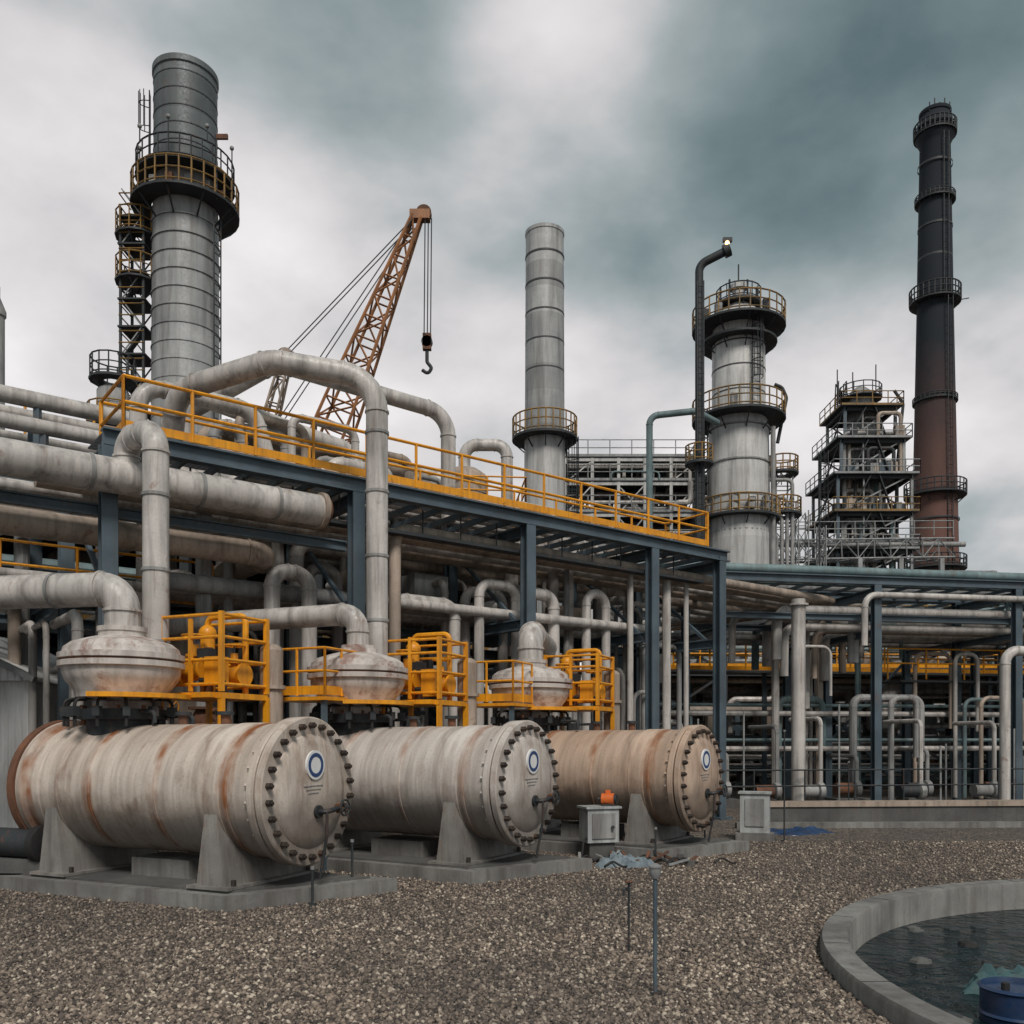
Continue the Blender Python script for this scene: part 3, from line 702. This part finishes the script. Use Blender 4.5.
b=B('insulated_pipe'); b.pipe([(8.75,27.5,.0),(8.75,27.5,6.5)],.21,'pipe_white',n=20); b.tube((8.75,27.5,6.3),(8.75,27.5,6.36),.3,'pipe_white',20); b.tube((8.75,27.5,0),(8.75,27.5,.08),.32,'steel_dark',20); b.done()
b=B('insulated_pipe'); b.pipe([(14.9,27.2,.0),(14.9,27.2,4.9),(18,27.6,4.9)],.15,'pipe_white',.4,n=16,fl=True); b.done()
b=B('yellow_guardrail'); b.rail([R2(-2,6.8,4.9),R2(26,6.8,4.9)],'yellow',1.1,1.5,.035); b.box(R2(12,7.4,4.85),(28,1.2,.06),'grating',dx=UX)
for s0 in (0,5,10,15,20,25): b.beam(R2(s0,7.5,0),R2(s0,7.5,4.8),.16,.16,'steel_blue')
b.done()
b=B('yellow_guardrail'); b.rail([R2(7,2.2,4.3),R2(26,2.2,4.3)],'yellow',1.05,1.5,.028,False); b.box(R2(17,2.8,4.24),(19,1.2,.06),'grating',dx=UX); b.done()
b=B('pump_station')
for k in range(19):
    s0=-1+1.4*k+rr.uniform(-.3,.3); d=rr.uniform(-.6,1.5)
    p=R2(s0,d,0); b.box((p.x,p.y,.15),(1.2,.7,.3),'concrete_dark',dx=UX)
    b.tube(R2(s0-.45,d,.6),R2(s0+.15,d,.6),.2,rr.choice(['pipe_teal','pipe_grey','rust_iron','steel_dark']),14)
    b.rev(R2(s0+.15,d,.6),UX,[(.1,0),(.26,.05),(.28,.2),(.12,.28)],'pipe_grey',14)
    h=1.5+rr.random()*1.5
    b.pipe([R2(s0+.3,d,.6),R2(s0+.3,d,h),R2(s0+.3,d+2,h)],.07,rr.choice(['pipe_white','pipe_grey']),.2,8,True)
    b.tube(R2(s0+.7,d-.4,0),R2(s0+.7,d-.4,rr.uniform(1.2,3.6)),.03,'steel_pale',6)
b.rail([R2(-1,-1,.3),R2(25,-1,.3)],'steel_dark',1.0,1.6,.025,False,5)
for z_ in (1.9,3.1): b.tube(R2(-1,2.6,z_),R2(26,2.6,z_),.09,'pipe_white',8); b.tube(R2(-1,2.9,z_+.3),R2(26,2.9,z_+.3),.06,'pipe_teal',8)
b.done()
def building(name,x0,y0,w,d,h,m,roof='concrete_dark'):
    b=B(name)
    b.box((x0+w/2,y0+d/2,h/2),(w,d,h),m); b.box((x0+w/2,y0+d/2,h+.15),(w+.5,d+.5,.3),roof)
    k=0;x=x0+1.5
    while x<x0+w-2:
        b.box((x,y0-.06,h*.72),(1.5,.1,1.0),'rubber'); b.box((x,y0-.1,h*.72-.56),(1.7,.2,.1),'concrete')
        b.box((x+1.5,y0-.05,h/2),(.18,.1,h),'steel_dark')
        if int(k)%4==2: b.box((x,y0-.07,1.3),(1.6,.12,2.6),'steel_dark')
        x+=3.2;k+=1
    b.done()
building('control_building',-36,62,38,10,10.5,'wall_panel')
building('warehouse',9,74,60,12,9,'wall_panel')
b=B('storage_shed')
b.box((-12.4,20.6,1.7),(5.2,4.6,3.4),'corrugated_white')
r0=[V((-15.1,18.15,3.4)),V((-9.7,18.15,3.4)),V((-12.4,18.15,4.7))]; r1=[p+V((0,4.9,0)) for p in r0]
b.rings([r0,r1],'corrugated_white'); 
b.beam((-15.2,18.1,3.42),(-12.4,18.1,4.78),.12,.12,'steel_pale'); b.beam((-9.6,18.1,3.42),(-12.4,18.1,4.78),.12,.12,'steel_pale')
b.box((-12.4,18.27,1.1),(1.0,.06,2.2),'steel_blue'); b.done()

# ------------------------------------------------------------------ stacks
def bands(b,cx,cy,r,z0,z1,st,m='band_dark',w=.07,h=.09):
    z=z0
    while z<z1: b.rings([b.circ(V((cx,cy,zz)),V((1,0,0)),V((0,1,0)),rr2,36) for rr2,zz in((r-.02,z),(r+w,z),(r+w,z+h),(r-.02,z+h))],m,c0=False,c1=False); z+=st
b=B('exhaust_stack'); cx,cy=-14.5,40
b.rev((cx,cy,0),(0,0,1),[(1.55,0),(1.47,10),(1.40,25.3),(1.33,26.4),(1.33,27)],'stack_metal',40)
b.rev((cx,cy,0),(0,0,1),[(1.34,26.9),(1.34,31.4),(1.40,31.45),(1.40,31.7),(1.25,31.7),(1.2,31.0),(0,31.0)],'stack_dark',40)
bands(b,cx,cy,1.44,3,25,.78,'stack_metal',.02,.06); bands(b,cx,cy,1.34,27.3,31.3,.75,'band_dark',.02,.04)
b.ringplat(cx,cy,25.7,1.42,2.3,1.1,r=.04,th=.1); b.ringplat(cx,cy,26.9,1.35,2.1,.95,r=.035,mr='steel_dark',th=.07,br=False)
for k in range(7):
    a=math.radians(190+26*k); b.box((cx+1.75*math.cos(a),cy+1.75*math.sin(a),26.05),(.3,.25,.5),random.choice(['steel_dark','pipe_grey','rust_iron']))
for k in range(5):
    a=math.radians(180+45*k); b.tube((cx+2.05*math.cos(a),cy+2.05*math.sin(a),27.8),(cx+2.05*math.cos(a),cy+2.05*math.sin(a),28.5),.03,'steel_dark',5); b.ball((cx+2.05*math.cos(a),cy+2.05*math.sin(a),28.5),.1,'pipe_grey',8)
b.ladder((cx+1.6,cy-.6,0),5,25.2,(1,-.3,0),r=.035,cage=False)
b.ladder((cx-1.4,cy-.5,0),27.0,30.6,(-1,-.3,0),r=.03,w=.35)
for qx,qy in ((-2.55,-.8),(-1.55,-.8),(-2.55,.4),(-1.55,.4)): b.beam((cx+qx,cy+qy,0),(cx+qx,cy+qy,25.4),.1,.1,'steel_dark')
z_=1.0;k=0
while z_<25.2:
    b.box((cx-2.05,cy-.2,z_),(1.2,1.4,.07),'steel_dark')
    for zz in (.5,1.0):
        b.tube((cx-2.6,cy-.85,z_+zz),(cx-1.5,cy-.85,z_+zz),.03,'yellow_dull',5); b.tube((cx-2.6,cy-.85,z_+zz),(cx-2.6,cy+.4,z_+zz),.03,'yellow_dull',5)
    a_,c_=((-2.5,-1.6) if k%2 else (-1.6,-2.5))
    b.beam((cx+a_,cy-.5,z_),(cx+c_,cy-.5,z_+1.2),.3,.08,'steel_dark'); b.beam((cx+a_,cy-.82,z_),(cx+c_,cy-.82,z_+1.2),.05,.05,'steel_pale'); b.beam((cx+c_,cy+.4,z_),(cx+a_,cy+.4,z_+1.2),.05,.05,'steel_dark')
    z_+=1.2;k+=1
b.ringplat(cx-2.05,cy-.2,22.4,.2,.95,1.0,r=.03,n=12,th=.08); b.ringplat(cx-2.05,cy-.2,24.4,.2,.95,1.0,r=.03,n=12,th=.08)
b.box((cx+2.0,cy-1.2,28.2),(.5,.12,.2),'rust_iron'); b.tube((cx+1.75,cy-1.2,25.5),(cx+1.75,cy-1.2,28.3),.05,'steel_dark',6)
b.done()
b=B('exhaust_stack'); cx,cy=2.0,55
b.rev((cx,cy,0),(0,0,1),[(1.35,0),(1.28,12),(1.22,20),(1.16,32.9),(1.2,32.95),(1.2,33.15),(1.05,33.15),(1.05,32.5),(0,32.5)],'stack_metal',36)
b.rev((cx,cy,0),(0,0,1),[(1.26,12),(1.285,12.02),(1.24,20.5),(1.2,20.52)],'stack_white',36)
bands(b,cx,cy,1.18,22.8,32.7,1.75,'band_dark',.02,.1)
b.ringplat(cx,cy,20.6,1.2,2.0,1.2,r=.045,mr='yellow_dull'); b.ladder((cx+1.4,cy-.3,0),3,20.6,(1,-.3,0),r=.035); b.done()
b=B('vent_stack'); b.rev((-14.9,26,0),(0,0,1),[(.22,0),(.22,14.4),(.26,14.45),(.26,14.6),(.1,15.0),(.1,15.3),(0,15.3)],'pipe_grey',18); b.done()
b=B('storage_silo'); vessel(b,(-13.3,30,12.2),.5,1.6,'pipe_grey'); b.ringplat(-13.3,30,14.2,.3,.75,.7,r=.025,n=14,mr='steel_dark',th=.08); b.ringplat(-13.3,30,12.6,.5,.85,.7,r=.025,n=14,th=.08)
for q in range(4):
    a=math.pi/4+q*math.pi/2; b.beam((-13.3+.5*math.cos(a),30+.5*math.sin(a),0),(-13.3+.5*math.cos(a),30+.5*math.sin(a),12.2),.12,.12,'steel_dark')
b.done()

# ------------------------------------------------------------------ fractionating column
b=B('fractionating_column'); cx,cy=15.1,60
b.rev((cx,cy,0),(0,0,1),[(2.3,0),(2.3,9),(2.15,11),(1.95,22.9),(1.75,24),(1.72,29.4),(1.5,30.4),(.8,31.1),(.4,31.3),(.4,32.2),(.55,32.2),(.55,32.5),(0,32.5)],'stack_white',44)
bands(b,cx,cy,2.02,13.5,23,2.3,'pipe_grey',.05,.1); bands(b,cx,cy,1.73,25,29,1.6,'band_dark',.03,.08)
b.ringplat(cx,cy,29.6,1.7,3.05,1.25,r=.05,mr='yellow_dull'); b.ringplat(cx,cy,28.6,1.7,2.5,0,r=.05)
b.ringplat(cx,cy,23.5,1.8,3.05,1.25,r=.05,mr='yellow_dull'); b.ringplat(cx,cy,16.9,2.05,2.7,1.1,r=.05,mr='yellow_dull')
b.ringplat(cx,cy,31.2,.5,1.5,.9,r=.04,mr='steel_dark',n=16)
b.ladder((cx-2.3,cy-.6,0),5,24,(-1,-.2,0),r=.05); b.ladder((cx+.7,cy-1.8,0),23.6,29.6,(.2,-1,0),r=.04)
b.pipe([(cx+1.9,cy-1.4,2),(cx+1.9,cy-1.4,22.6)],.16,'pipe_grey'); b.pipe([(cx+2.6,cy,22),(cx+3.2,cy,25.0),(cx+2.9,cy,25.7),(cx+2.4,cy,25.9)],.12,'steel_dark',.4)
b.pipe([(cx-2.7,cy-.3,24),(cx-2.7,cy-.3,3)],.2,'pipe_grey')
for k in range(5): b.tube((cx-1.2+.6*k,cy,30.8),(cx-1.2+.6*k,cy,32.4+.5*(k%2)),.07,'steel_dark',6)
b.tube((cx,cy,32.5),(cx,cy,33.9),.05,'steel_dark',6)
for k in range(22): 
    a=k*.45+3; zz=random.choice([24.0,30.1,17.4]); r_=2.4
    b.box((cx+r_*math.cos(a),cy+r_*math.sin(a),zz),(.4,.4,random.uniform(.5,1.2)),random.choice(['pipe_grey','steel_dark','pipe_tan']))
b.done()
b=B('pipe_tower')
b.truss((18.3,61,3),(18.3,61,20.5),1.1,1.1,'steel_pale',.06,seg=14)
for k in range(4): b.pipe([(17.7+.35*k,60.2,2),(17.7+.35*k,60.2,16+1.2*k),(17.7+.35*k-1.5,60.2,16+1.2*k)],.13,'pipe_grey',.4)
b.ringplat(18.3,61,17.5,.5,1.3,1,r=.05,n=14); b.ringplat(18.3,61,20.3,.5,1.1,1,r=.05,n=14)
b.truss((20.3,63,3),(20.3,63,18.2),.7,.7,'steel_pale',.05,seg=14); b.truss((22.0,64,3),(22.0,64,17.4),.5,.5,'steel_pale',.05,seg=14); b.tube((21.2,62,10),(21.2,62,19.8),.05,'steel_dark',6); b.done()
b=B('flare_mast')
b.pipe([(10.4,50,0),(10.4,50,28.6),(11.9,49.6,29.2)],.23,'steel_dark',.6,16); b.tube((11.7,49.65,29.12),(12.0,49.58,29.24),.36,'steel_dark',14)
b.box((11.85,49.5,29.7),(.5,.2,.22),'steel_dark'); b.ball((11.8,49.35,29.45),.12,'flare_lamp')
b.ladder((10.4,49.6,0),8,27.5,(-.3,-1,0),r=.03,w=.35,cage=False,step=.6); b.ringplat(10.4,50,17.6,.28,.8,.9,r=.04,n=12); b.done()
b=B('insulated_pipe'); b.pipe([(8.4,55,2),(8.4,55,22.0),(11.2,55,22.3),(13,57,22.3)],.2,'pipe_teal',.6,14,True); b.done()

# ------------------------------------------------------------------ lattice tower
b=B('reactor_tower'); cx,cy=27.1,70
b.rev((cx,cy,0),(0,0,1),[(1.5,0),(1.5,12),(1.2,14),(1.2,24),(1.1,25.5),(1.05,28.2),(.8,29.2),(.35,29.6),(0,29.7)],'pipe_grey',32)
bands(b,cx,cy,1.2,14,28,1.4,'band_dark',.03,.08)
LV=[0,5,10,13.6,16.4,19.2,22.0,24.8,27.4]
def hw(z): return 2.75 if z<23 else (2.35 if z<26 else 1.9)
for z0,z1 in zip(LV,LV[1:]):
    w0=w1=hw(z1-.1)
    for q in range(4):
        sx,sy=((-1,-1),(1,-1),(1,1),(-1,1))[q]; tx,ty=((1,-1),(1,1),(-1,1),(-1,-1))[q]
        b.beam((cx+sx*w0,cy+sy*w0,z0),(cx+sx*w1,cy+sy*w1,z1),.2,.2,'steel_pale' if q%2 else 'steel_blue')
        b.beam((cx+sx*w0,cy+sy*w0,z0),(cx+tx*w1,cy+ty*w1,z1),.1,.1,'steel_pale' if q==0 else 'steel_dark')
        b.beam((cx+sx*w1,cy+sy*w1,z1-.15),(cx+tx*w1,cy+ty*w1,z1-.15),.2,.26,'steel_dark')
    if z1>12:
        W_=w1+.45
        b.box((cx,cy,z1+.03),(2*W_,2*W_,.08),'grating')
        m_='yellow_dull' if int(z1)%2 else 'steel_pale'
        b.rail([(cx-W_,cy+W_,z1),(cx-W_,cy-W_,z1),(cx+W_,cy-W_,z1),(cx+W_,cy+W_,z1)],m_,1.05,1.1,.04,True,5)
        b.beam((cx-w1*.3,cy-w1,z0),(cx-w1*.3,cy-w1,z1),.1,.1,'steel_pale')
        for k in range(2):
            a0=-1.8 if k else 1.2
            b.beam((cx+a0,cy-w1-.2,z0+.1),(cx+a0*.2,cy-w1-.2,z1),.25,.07,'steel_dark')
rr=random.Random(9)
for k in range(60):
    px=cx+rr.uniform(-2.4,2.4); py=cy+rr.uniform(-2.4,-1.2); z0=rr.uniform(8,22);z1=min(z0+rr.uniform(1.5,6),26.8); e=cx+rr.uniform(-2.2,2.2)
    b.pipe([(px,py,z0),(px,py,z1),(e,py,z1),(e,py,z1-rr.uniform(.6,2))],rr.choice([.07,.1,.15]),rr.choice(['pipe_grey','pipe_teal','pipe_white','pipe_tan','steel_dark']),.35,8)
b.pipe([(cx+2.4,cy-1,23),(cx+2.9,cy-1,28.0),(cx+2.2,cy-1,29.0)],.12,'steel_dark',.5,8); b.truss((cx-1.5,cy,27.4),(cx-1.5,cy,30.0),.8,.6,'steel_dark',.05)
b.ringplat(cx,cy,28.7,.8,1.6,.9,r=.04,n=14,mr='steel_dark',th=.08,br=False)
for q,h in ((1.2,31.4),(-.6,30.8),(-1.8,31.0)): b.tube((cx+q,cy,28),(cx+q,cy,h),.045,'steel_dark',6)
for k in range(54):
    zl=rr.choice(LV[3:8])
    b.box((cx+rr.uniform(-2.3,2.3),cy-2.3+rr.random(),zl+.55),(rr.uniform(.3,.9),.5,rr.uniform(.5,1.2)),rr.choice(['pipe_grey','steel_dark','pipe_tan','steel_pale','steel_blue']))
b.ladder((cx-3.3,cy-2.0,0),10,24,(-1,0,0),r=.04)
b.done()
b=B('pipe_bridge'); b.truss((19,66,16),(33,68,16.6),1.4,1.4,'steel_pale',.07,seg=11); b.rail([(19,65.3,16.9),(33,67.3,17.5)],'steel_pale',1.1,1.5,.04,False,5)
for k in range(5): b.beam((19.5+3*k,66,0),(19.5+3*k,66,15.5),.3,.3,'steel_pale')
b.pipe([(17,65.5,16.4),(34,67.6,16.9)],.2,'pipe_grey'); b.done()
frame('process_unit_frame',(18.5,62,0),(1,.05,0),5,3,1,3,[5,9,12.5,14.0],31,'steel_pale',rails=(12.5,),dens=4,mr='steel_pale',clad=.3)
frame('process_unit_frame',(36,72,0),(1,.02,0),7,3,1,3,[5,9,12.5,14.6],33,'steel_blue',rails=(12.5,),dens=4,mr='steel_pale',clad=.2)

# ------------------------------------------------------------------ brick chimney
b=B('brick_chimney'); cx,cy=42.3,90
prof=[(2.75,0),(2.45,10),(2.2,19),(1.95,32),(1.7,45),(1.5,57),(1.42,61.5),(1.6,61.9),(1.8,62.3),(1.8,63.2),(1.55,63.5),(1.4,64.5),(1.5,64.6),(1.5,64.9),(1.2,64.9),(1.1,63),(0,63)]
b.rev((cx,cy,0),(0,0,1),prof,'chimney_brick',40)
bands(b,cx,cy,2.2,19,27,2.5,'band_dark',.04,.15); bands(b,cx,cy,1.62,47,62,3.1,'band_dark',.0,.2)
b.ringplat(cx,cy,26.6,2.0,2.9,1.2,r=.06,mr='steel_dark'); b.ringplat(cx,cy,45.9,1.6,2.4,1.3,r=.07,mr='steel_dark'); b.ringplat(cx,cy,62.6,1.5,2.0,1.0,r=.07,mr='steel_dark')
b.ringplat(cx,cy,19.3,2.2,2.9,1.1,r=.06,mr='steel_dark'); b.ringplat(cx,cy,36,1.85,2.1,.4,r=.05,mr='steel_dark')
b.ringplat(cx,cy,56,1.5,1.9,.5,r=.05,mr='steel_dark')
b.ladder((cx+.5,cy-2.2,0),3,45.9,(.1,-1,0),r=.05,step=.9,cage=False); b.ladder((cx+.3,cy-1.75,0),46,62,(.1,-1,0),r=.05,step=.9,cage=False)
for k in range(5): b.tube((cx-1+.5*k,cy-1,64.4),(cx-1+.5*k,cy-1,65.3+.4*(k%2)),.06,'steel_dark',5)
b.beam((cx+2.2,cy,46.2),(cx+3.4,cy,46.4),.08,.08,'steel_dark'); b.done()

# ------------------------------------------------------------------ crane
b=B('crawler_crane')
p0=V((-14.6,45,3.2)); p1=V((-4.75,45,28.3))
b.truss(p0,p1,.6,.45,'crane_orange',.085,seg=24,wm=1.6)
hd=p1; b.box(hd+V((.15,0,.1)),(1.0,.5,.45),'crane_orange'); b.rev(hd+V((.35,-.2,.2)),(0,1,0),[(0,0),(.38,0),(.38,.35),(0,.35)],'rust_iron',18)
for k in (-.16,0.02,.2): b.tube((hd.x+.55+k*.8,45+k,28.4),(hd.x+.5+k*.8,45+k,22.4),.03,'steel_dark',5)
hx=hd.x+.5
b.box((hx,45,22.1),(.42,.3,.8),'rust_iron'); b.rev((hx,44.85,22.1),(0,1,0),[(0,0),(.28,0),(.28,.3),(0,.3)],'steel_dark',14)
b.pipe([(hx,45,21.8),(hx,45,21.1),(hx+.24,45,20.8),(hx+.05,45,20.5),(hx-.24,45,20.7)],.09,'steel_dark',.15,8)
for k in (-.3,.3): b.tube(p1+V((-.2,k,-.2)),V((-18.2,45+k,8.2)),.03,'steel_dark',5); b.tube(V((-18.2,45+k,8.2)),V((-16.8,45+k,3)),.09,'crane_orange',6)
b.truss((-16.0,45,3.2),(-11.2,45,21.6),.5,.4,'pipe_tan',.07,seg=14,wm=.9)
b.tube((-11.2,44.8,21.6),(-4.9,44.8,28.2),.03,'steel_dark',5); b.tube((-11.2,45.2,21.6),(-4.9,45.2,28.2),.03,'steel_dark',5)
b.box((-11.3,45,21.2),(.9,.6,.6),'pipe_tan'); b.rev((-11.3,44.7,21.3),(0,1,0),[(0,0),(.42,0),(.42,.5),(0,.5)],'pipe_tan',16)
b.box((-16.2,45,2.4),(5.4,3.0,1.8),'crane_orange'); b.box((-13.6,43.2,2.6),(1.5,1.0,1.9),'crane_orange'); b.box((-12.82,43.2,2.9),(.06,.8,1.0),'rubber'); b.box((-18.7,45,2.3),(1.2,3.4,1.6),'steel_dark')
for k in (-1.9,1.9):
    b.box((-16,45+k,.62),(5.2,.8,.9),'rubber')
    for e in (-2.6,2.6): b.rev((-16+e,44.6+k,.62),(0,1,0),[(0,0),(.45,0),(.45,.8),(0,.8)],'rubber',18)
b.done()

# ------------------------------------------------------------------ small things
b=B('bund_wall')
b.rings([[V((6.6,24.2,z)),V((6.6,23.9,z)),V((32,25.6,z)),V((32,26,z))] for z in(-.1,.42)],'concrete_dark')
b.rings([[V((6.55,24.25,z)),V((6.55,23.85,z)),V((32,25.55,z)),V((32,26.05,z))] for z in(.42,.56)],'pipe_tan')
b.done()
b=B('concrete_kerb'); b.rings([[V((5.6,22.6,z)),V((5.6,22.4,z)),V((26,23.0,z)),V((26,23.2,z))] for z in(-.1,.14)],'concrete'); b.done()
b=B('electrical_cabinet'); b.box((1.62,16.75,.62),(.62,.42,.62),'box_grey',dx=(.95,.3,0)); b.box((1.62,16.75,.955),(.70,.5,.04),'box_grey',dx=(.95,.3,0)); b.box((1.62,16.75,.15),(.5,.3,.30),'concrete_dark',dx=(.95,.3,0))
b.box((1.69,16.53,.62),(.46,.012,.46),'pipe_grey',dx=(.95,.3,0)); b.tube((1.85,16.55,.6),(1.86,16.5,.6),.03,'steel_dark',8)
b.pipe([(1.4,16.6,.4),(1.3,16.3,.4),(1.25,16.2,.02)],.02,'rubber',.08,6); b.done()
b=B('electric_motor'); b.tube((1.90,16.72,1.10),(1.68,16.79,1.10),.11,'orange_paint',16); b.box((1.78,16.76,.995),(.22,.2,.03),'steel_dark'); b.box((1.78,16.76,1.23),(.1,.09,.08),'orange_paint'); b.tube((1.90,16.72,1.10),(1.95,16.70,1.10),.09,'steel_dark',14); b.tube((1.68,16.79,1.10),(1.60,16.81,1.10),.03,'steel_dark',8); b.done()
b=B('electrical_cabinet'); b.box((5.35,19.8,.6),(.62,.4,.85),'box_grey',dx=(.9,-.3,0)); b.box((5.35,19.8,1.045),(.7,.48,.04),'box_grey',dx=(.9,-.3,0)); b.box((5.35,19.8,.08),(.8,.5,.18),'concrete',dx=(.9,-.3,0)); b.box((5.28,19.59,.62),(.4,.012,.6),'pipe_grey',dx=(.9,-.3,0)); b.done()
lump('tarpaulin',(1.95,15.75,0),.72,.5,.36,'grey_cloth',9)
lump('tarpaulin',(6.6,21.3,0),1.2,.7,.2,'blue_plastic',13)
b=B('debris_pile')
rr=random.Random(31)
for k in range(36):
    x=2.1+rr.gauss(0,.55); y=16.0+rr.gauss(0,.25); a=rr.uniform(0,3.14)
    if k%3==0: b.beam((x,y,.04),(x+.4*math.cos(a),y+.4*math.sin(a),.1+.1*rr.random()),.05,.03,rr.choice(['rust_iron','steel_pale','concrete']))
    elif k%3==1: b.pipe([(x,y,.04),(x+.15,y+.1,.12),(x+.3,y-.05,.04),(x+.4,y+.1,.03)],.018,'rubber',.05,6)
    else: b.box((x,y,.05),(.14,.1,.1),rr.choice(['concrete_dark','concrete','rust_iron']),dx=(math.cos(a),math.sin(a),0),top=.8)
b.done()
b=B('marker_post'); b.tube((1.24,7.8,0),(1.24,7.8,1.06),.019,'steel_blue',12); b.rev((1.24,7.8,0),(0,0,1),[(.03,1.0),(.05,1.04),(.05,1.09),(.058,1.095),(.058,1.11),(.02,1.13),(0,1.13)],'pipe_grey',20)
b.tube((1.24,7.8,0),(1.24,7.8,.02),.06,'steel_dark',14); b.done()
b=B('water_tap'); b.pipe([(1.22,9.4,0),(1.22,9.4,.62),(1.16,9.36,.68),(1.16,9.36,.58)],.012,'steel_dark',.03,8); b.wheel((1.22,9.4,.72),(0,0,1),.04,'rust_iron',.008,8); b.tube((1.22,9.4,.6),(1.22,9.4,.72),.014,'steel_dark',8); b.done()
for (x,y,h) in ((5.9,19.5,2.4),(-2.3,12.95,.75),(-2.65,11.95,.5),(2.6,16.3,.6),(9.2,24.6,1.6),(3.9,18.2,1.0)):
    b=B('steel_bollard'); b.tube((x,y,0),(x,y,h),.018,'steel_dark',10); b.tube((x,y,h-.02),(x,y,h+.02),.028,'pipe_grey',10); b.tube((x,y,0),(x,y,.03),.06,'steel_dark',10); b.done()
b=B('pump_motor'); b.tube((-7.9,13.75,.65),(-7.1,13.45,.65),.22,'steel_dark',18); b.box((-7.5,13.6,.33),(1.1,.6,.2),'concrete_dark'); b.rev((-7.1,13.45,.65),(.95,-.3,0),[(.2,0),(.28,.04),(.28,.16),(.15,.2)],'rubber',18); b.done()

# ------------------------------------------------------------------ world
w=bpy.data.worlds.new('World'); scene.world=w; w.use_nodes=True; nt=w.node_tree
bg=nt.nodes['Background']
tc=nd(nt,'ShaderNodeTexCoord'); g=tc.outputs['Generated']
s=nd(nt,'ShaderNodeSeparateXYZ'); nt.links.new(g,s.inputs[0])
zz=mth(nt,'ADD',mth(nt,'MAXIMUM',s.outputs[2],0),.55)
cx_=mth(nt,'DIVIDE',s.outputs[0],zz); cy_=mth(nt,'DIVIDE',s.outputs[1],zz)
cb=nd(nt,'ShaderNodeCombineXYZ'); nt.links.new(cx_,cb.inputs[0]); nt.links.new(cy_,cb.inputs[1]); nt.links.new(s.outputs[2],cb.inputs[2])
n1=noise(nt,cb.outputs[0],2.3,6,.46,.05,loc=(2.3,.4,0)); n2=noise(nt,cb.outputs[0],6.5,5,.52,.1,loc=(7,3,1))
val=mth(nt,'ADD',mth(nt,'MULTIPLY',mth(nt,'SUBTRACT',n1,.5),1.2),mth(nt,'MULTIPLY',mth(nt,'SUBTRACT',n2,.5),.45))
val=mth(nt,'ADD',val,.60)
# thicker, darker cloud base overhead, thinning toward the horizon
val=mth(nt,'SUBTRACT',val,mth(nt,'MULTIPLY',ramp(nt,s.outputs[2],.38,.75),.22))
def blob(x,y,z,k,amt):
    d=V((x,y,z)).normalized(); dt=nd(nt,'ShaderNodeVectorMath',operation='DOT_PRODUCT'); nt.links.new(g,dt.inputs[0]); dt.inputs[1].default_value=d
    e=mth(nt,'EXPONENT',mth(nt,'MULTIPLY',mth(nt,'SUBTRACT',dt.outputs['Value'],1),k)); return mth(nt,'MULTIPLY',e,amt)
for q in ((.07,1,.80,160,.42),(-.5,1,.55,26,.30),(-.2,1,.80,60,-.16),(.35,1,.58,25,-.14),(.0,1,.20,9,.25),(.5,1,.2,12,.12)):
    val=mth(nt,'ADD',val,blob(*q))
r=nd(nt,'ShaderNodeValToRGB'); e=r.color_ramp.elements
e[0].position=.26; e[0].color=(.105,.155,.165,1); e[1].position=1.0; e[1].color=(.88,.85,.85,1)
e.new(.44).color=(.205,.265,.275,1); e.new(.62).color=(.39,.43,.44,1); e.new(.80).color=(.68,.655,.66,1)
nt.links.new(val,r.inputs[0])
sky=nd(nt,'ShaderNodeTexSky',sky_type='NISHITA'); sky.sun_disc=False; sky.sun_elevation=math.radians(48); sky.sun_rotation=math.radians(167)
skys=nd(nt,'ShaderNodeVectorMath',operation='SCALE'); nt.links.new(sky.outputs[0],skys.inputs[0]); skys.inputs[3].default_value=.08
c=mix(nt,.95,skys.outputs[0],r.outputs[0])
nt.links.new(c,bg.inputs[0]); bg.inputs[1].default_value=1.05

sl=bpy.data.lights.new('sun','SUN'); sl.energy=2.5; sl.angle=math.radians(18); sl.color=(1,.94,.87)
so=bpy.data.objects.new('sun',sl); scene.collection.objects.link(so)
so.rotation_euler=V((-.15,.65,-.74)).to_track_quat('-Z','Y').to_euler()

cam=bpy.data.cameras.new('camera'); co=bpy.data.objects.new('camera',cam); scene.collection.objects.link(co)
cam.sensor_width=36; cam.lens=900/1024*36; cam.shift_y=228/1024; cam.clip_end=4000; cam.clip_start=.1
co.location=(0,0,H); co.rotation_euler=(math.pi/2,0,0); scene.camera=co
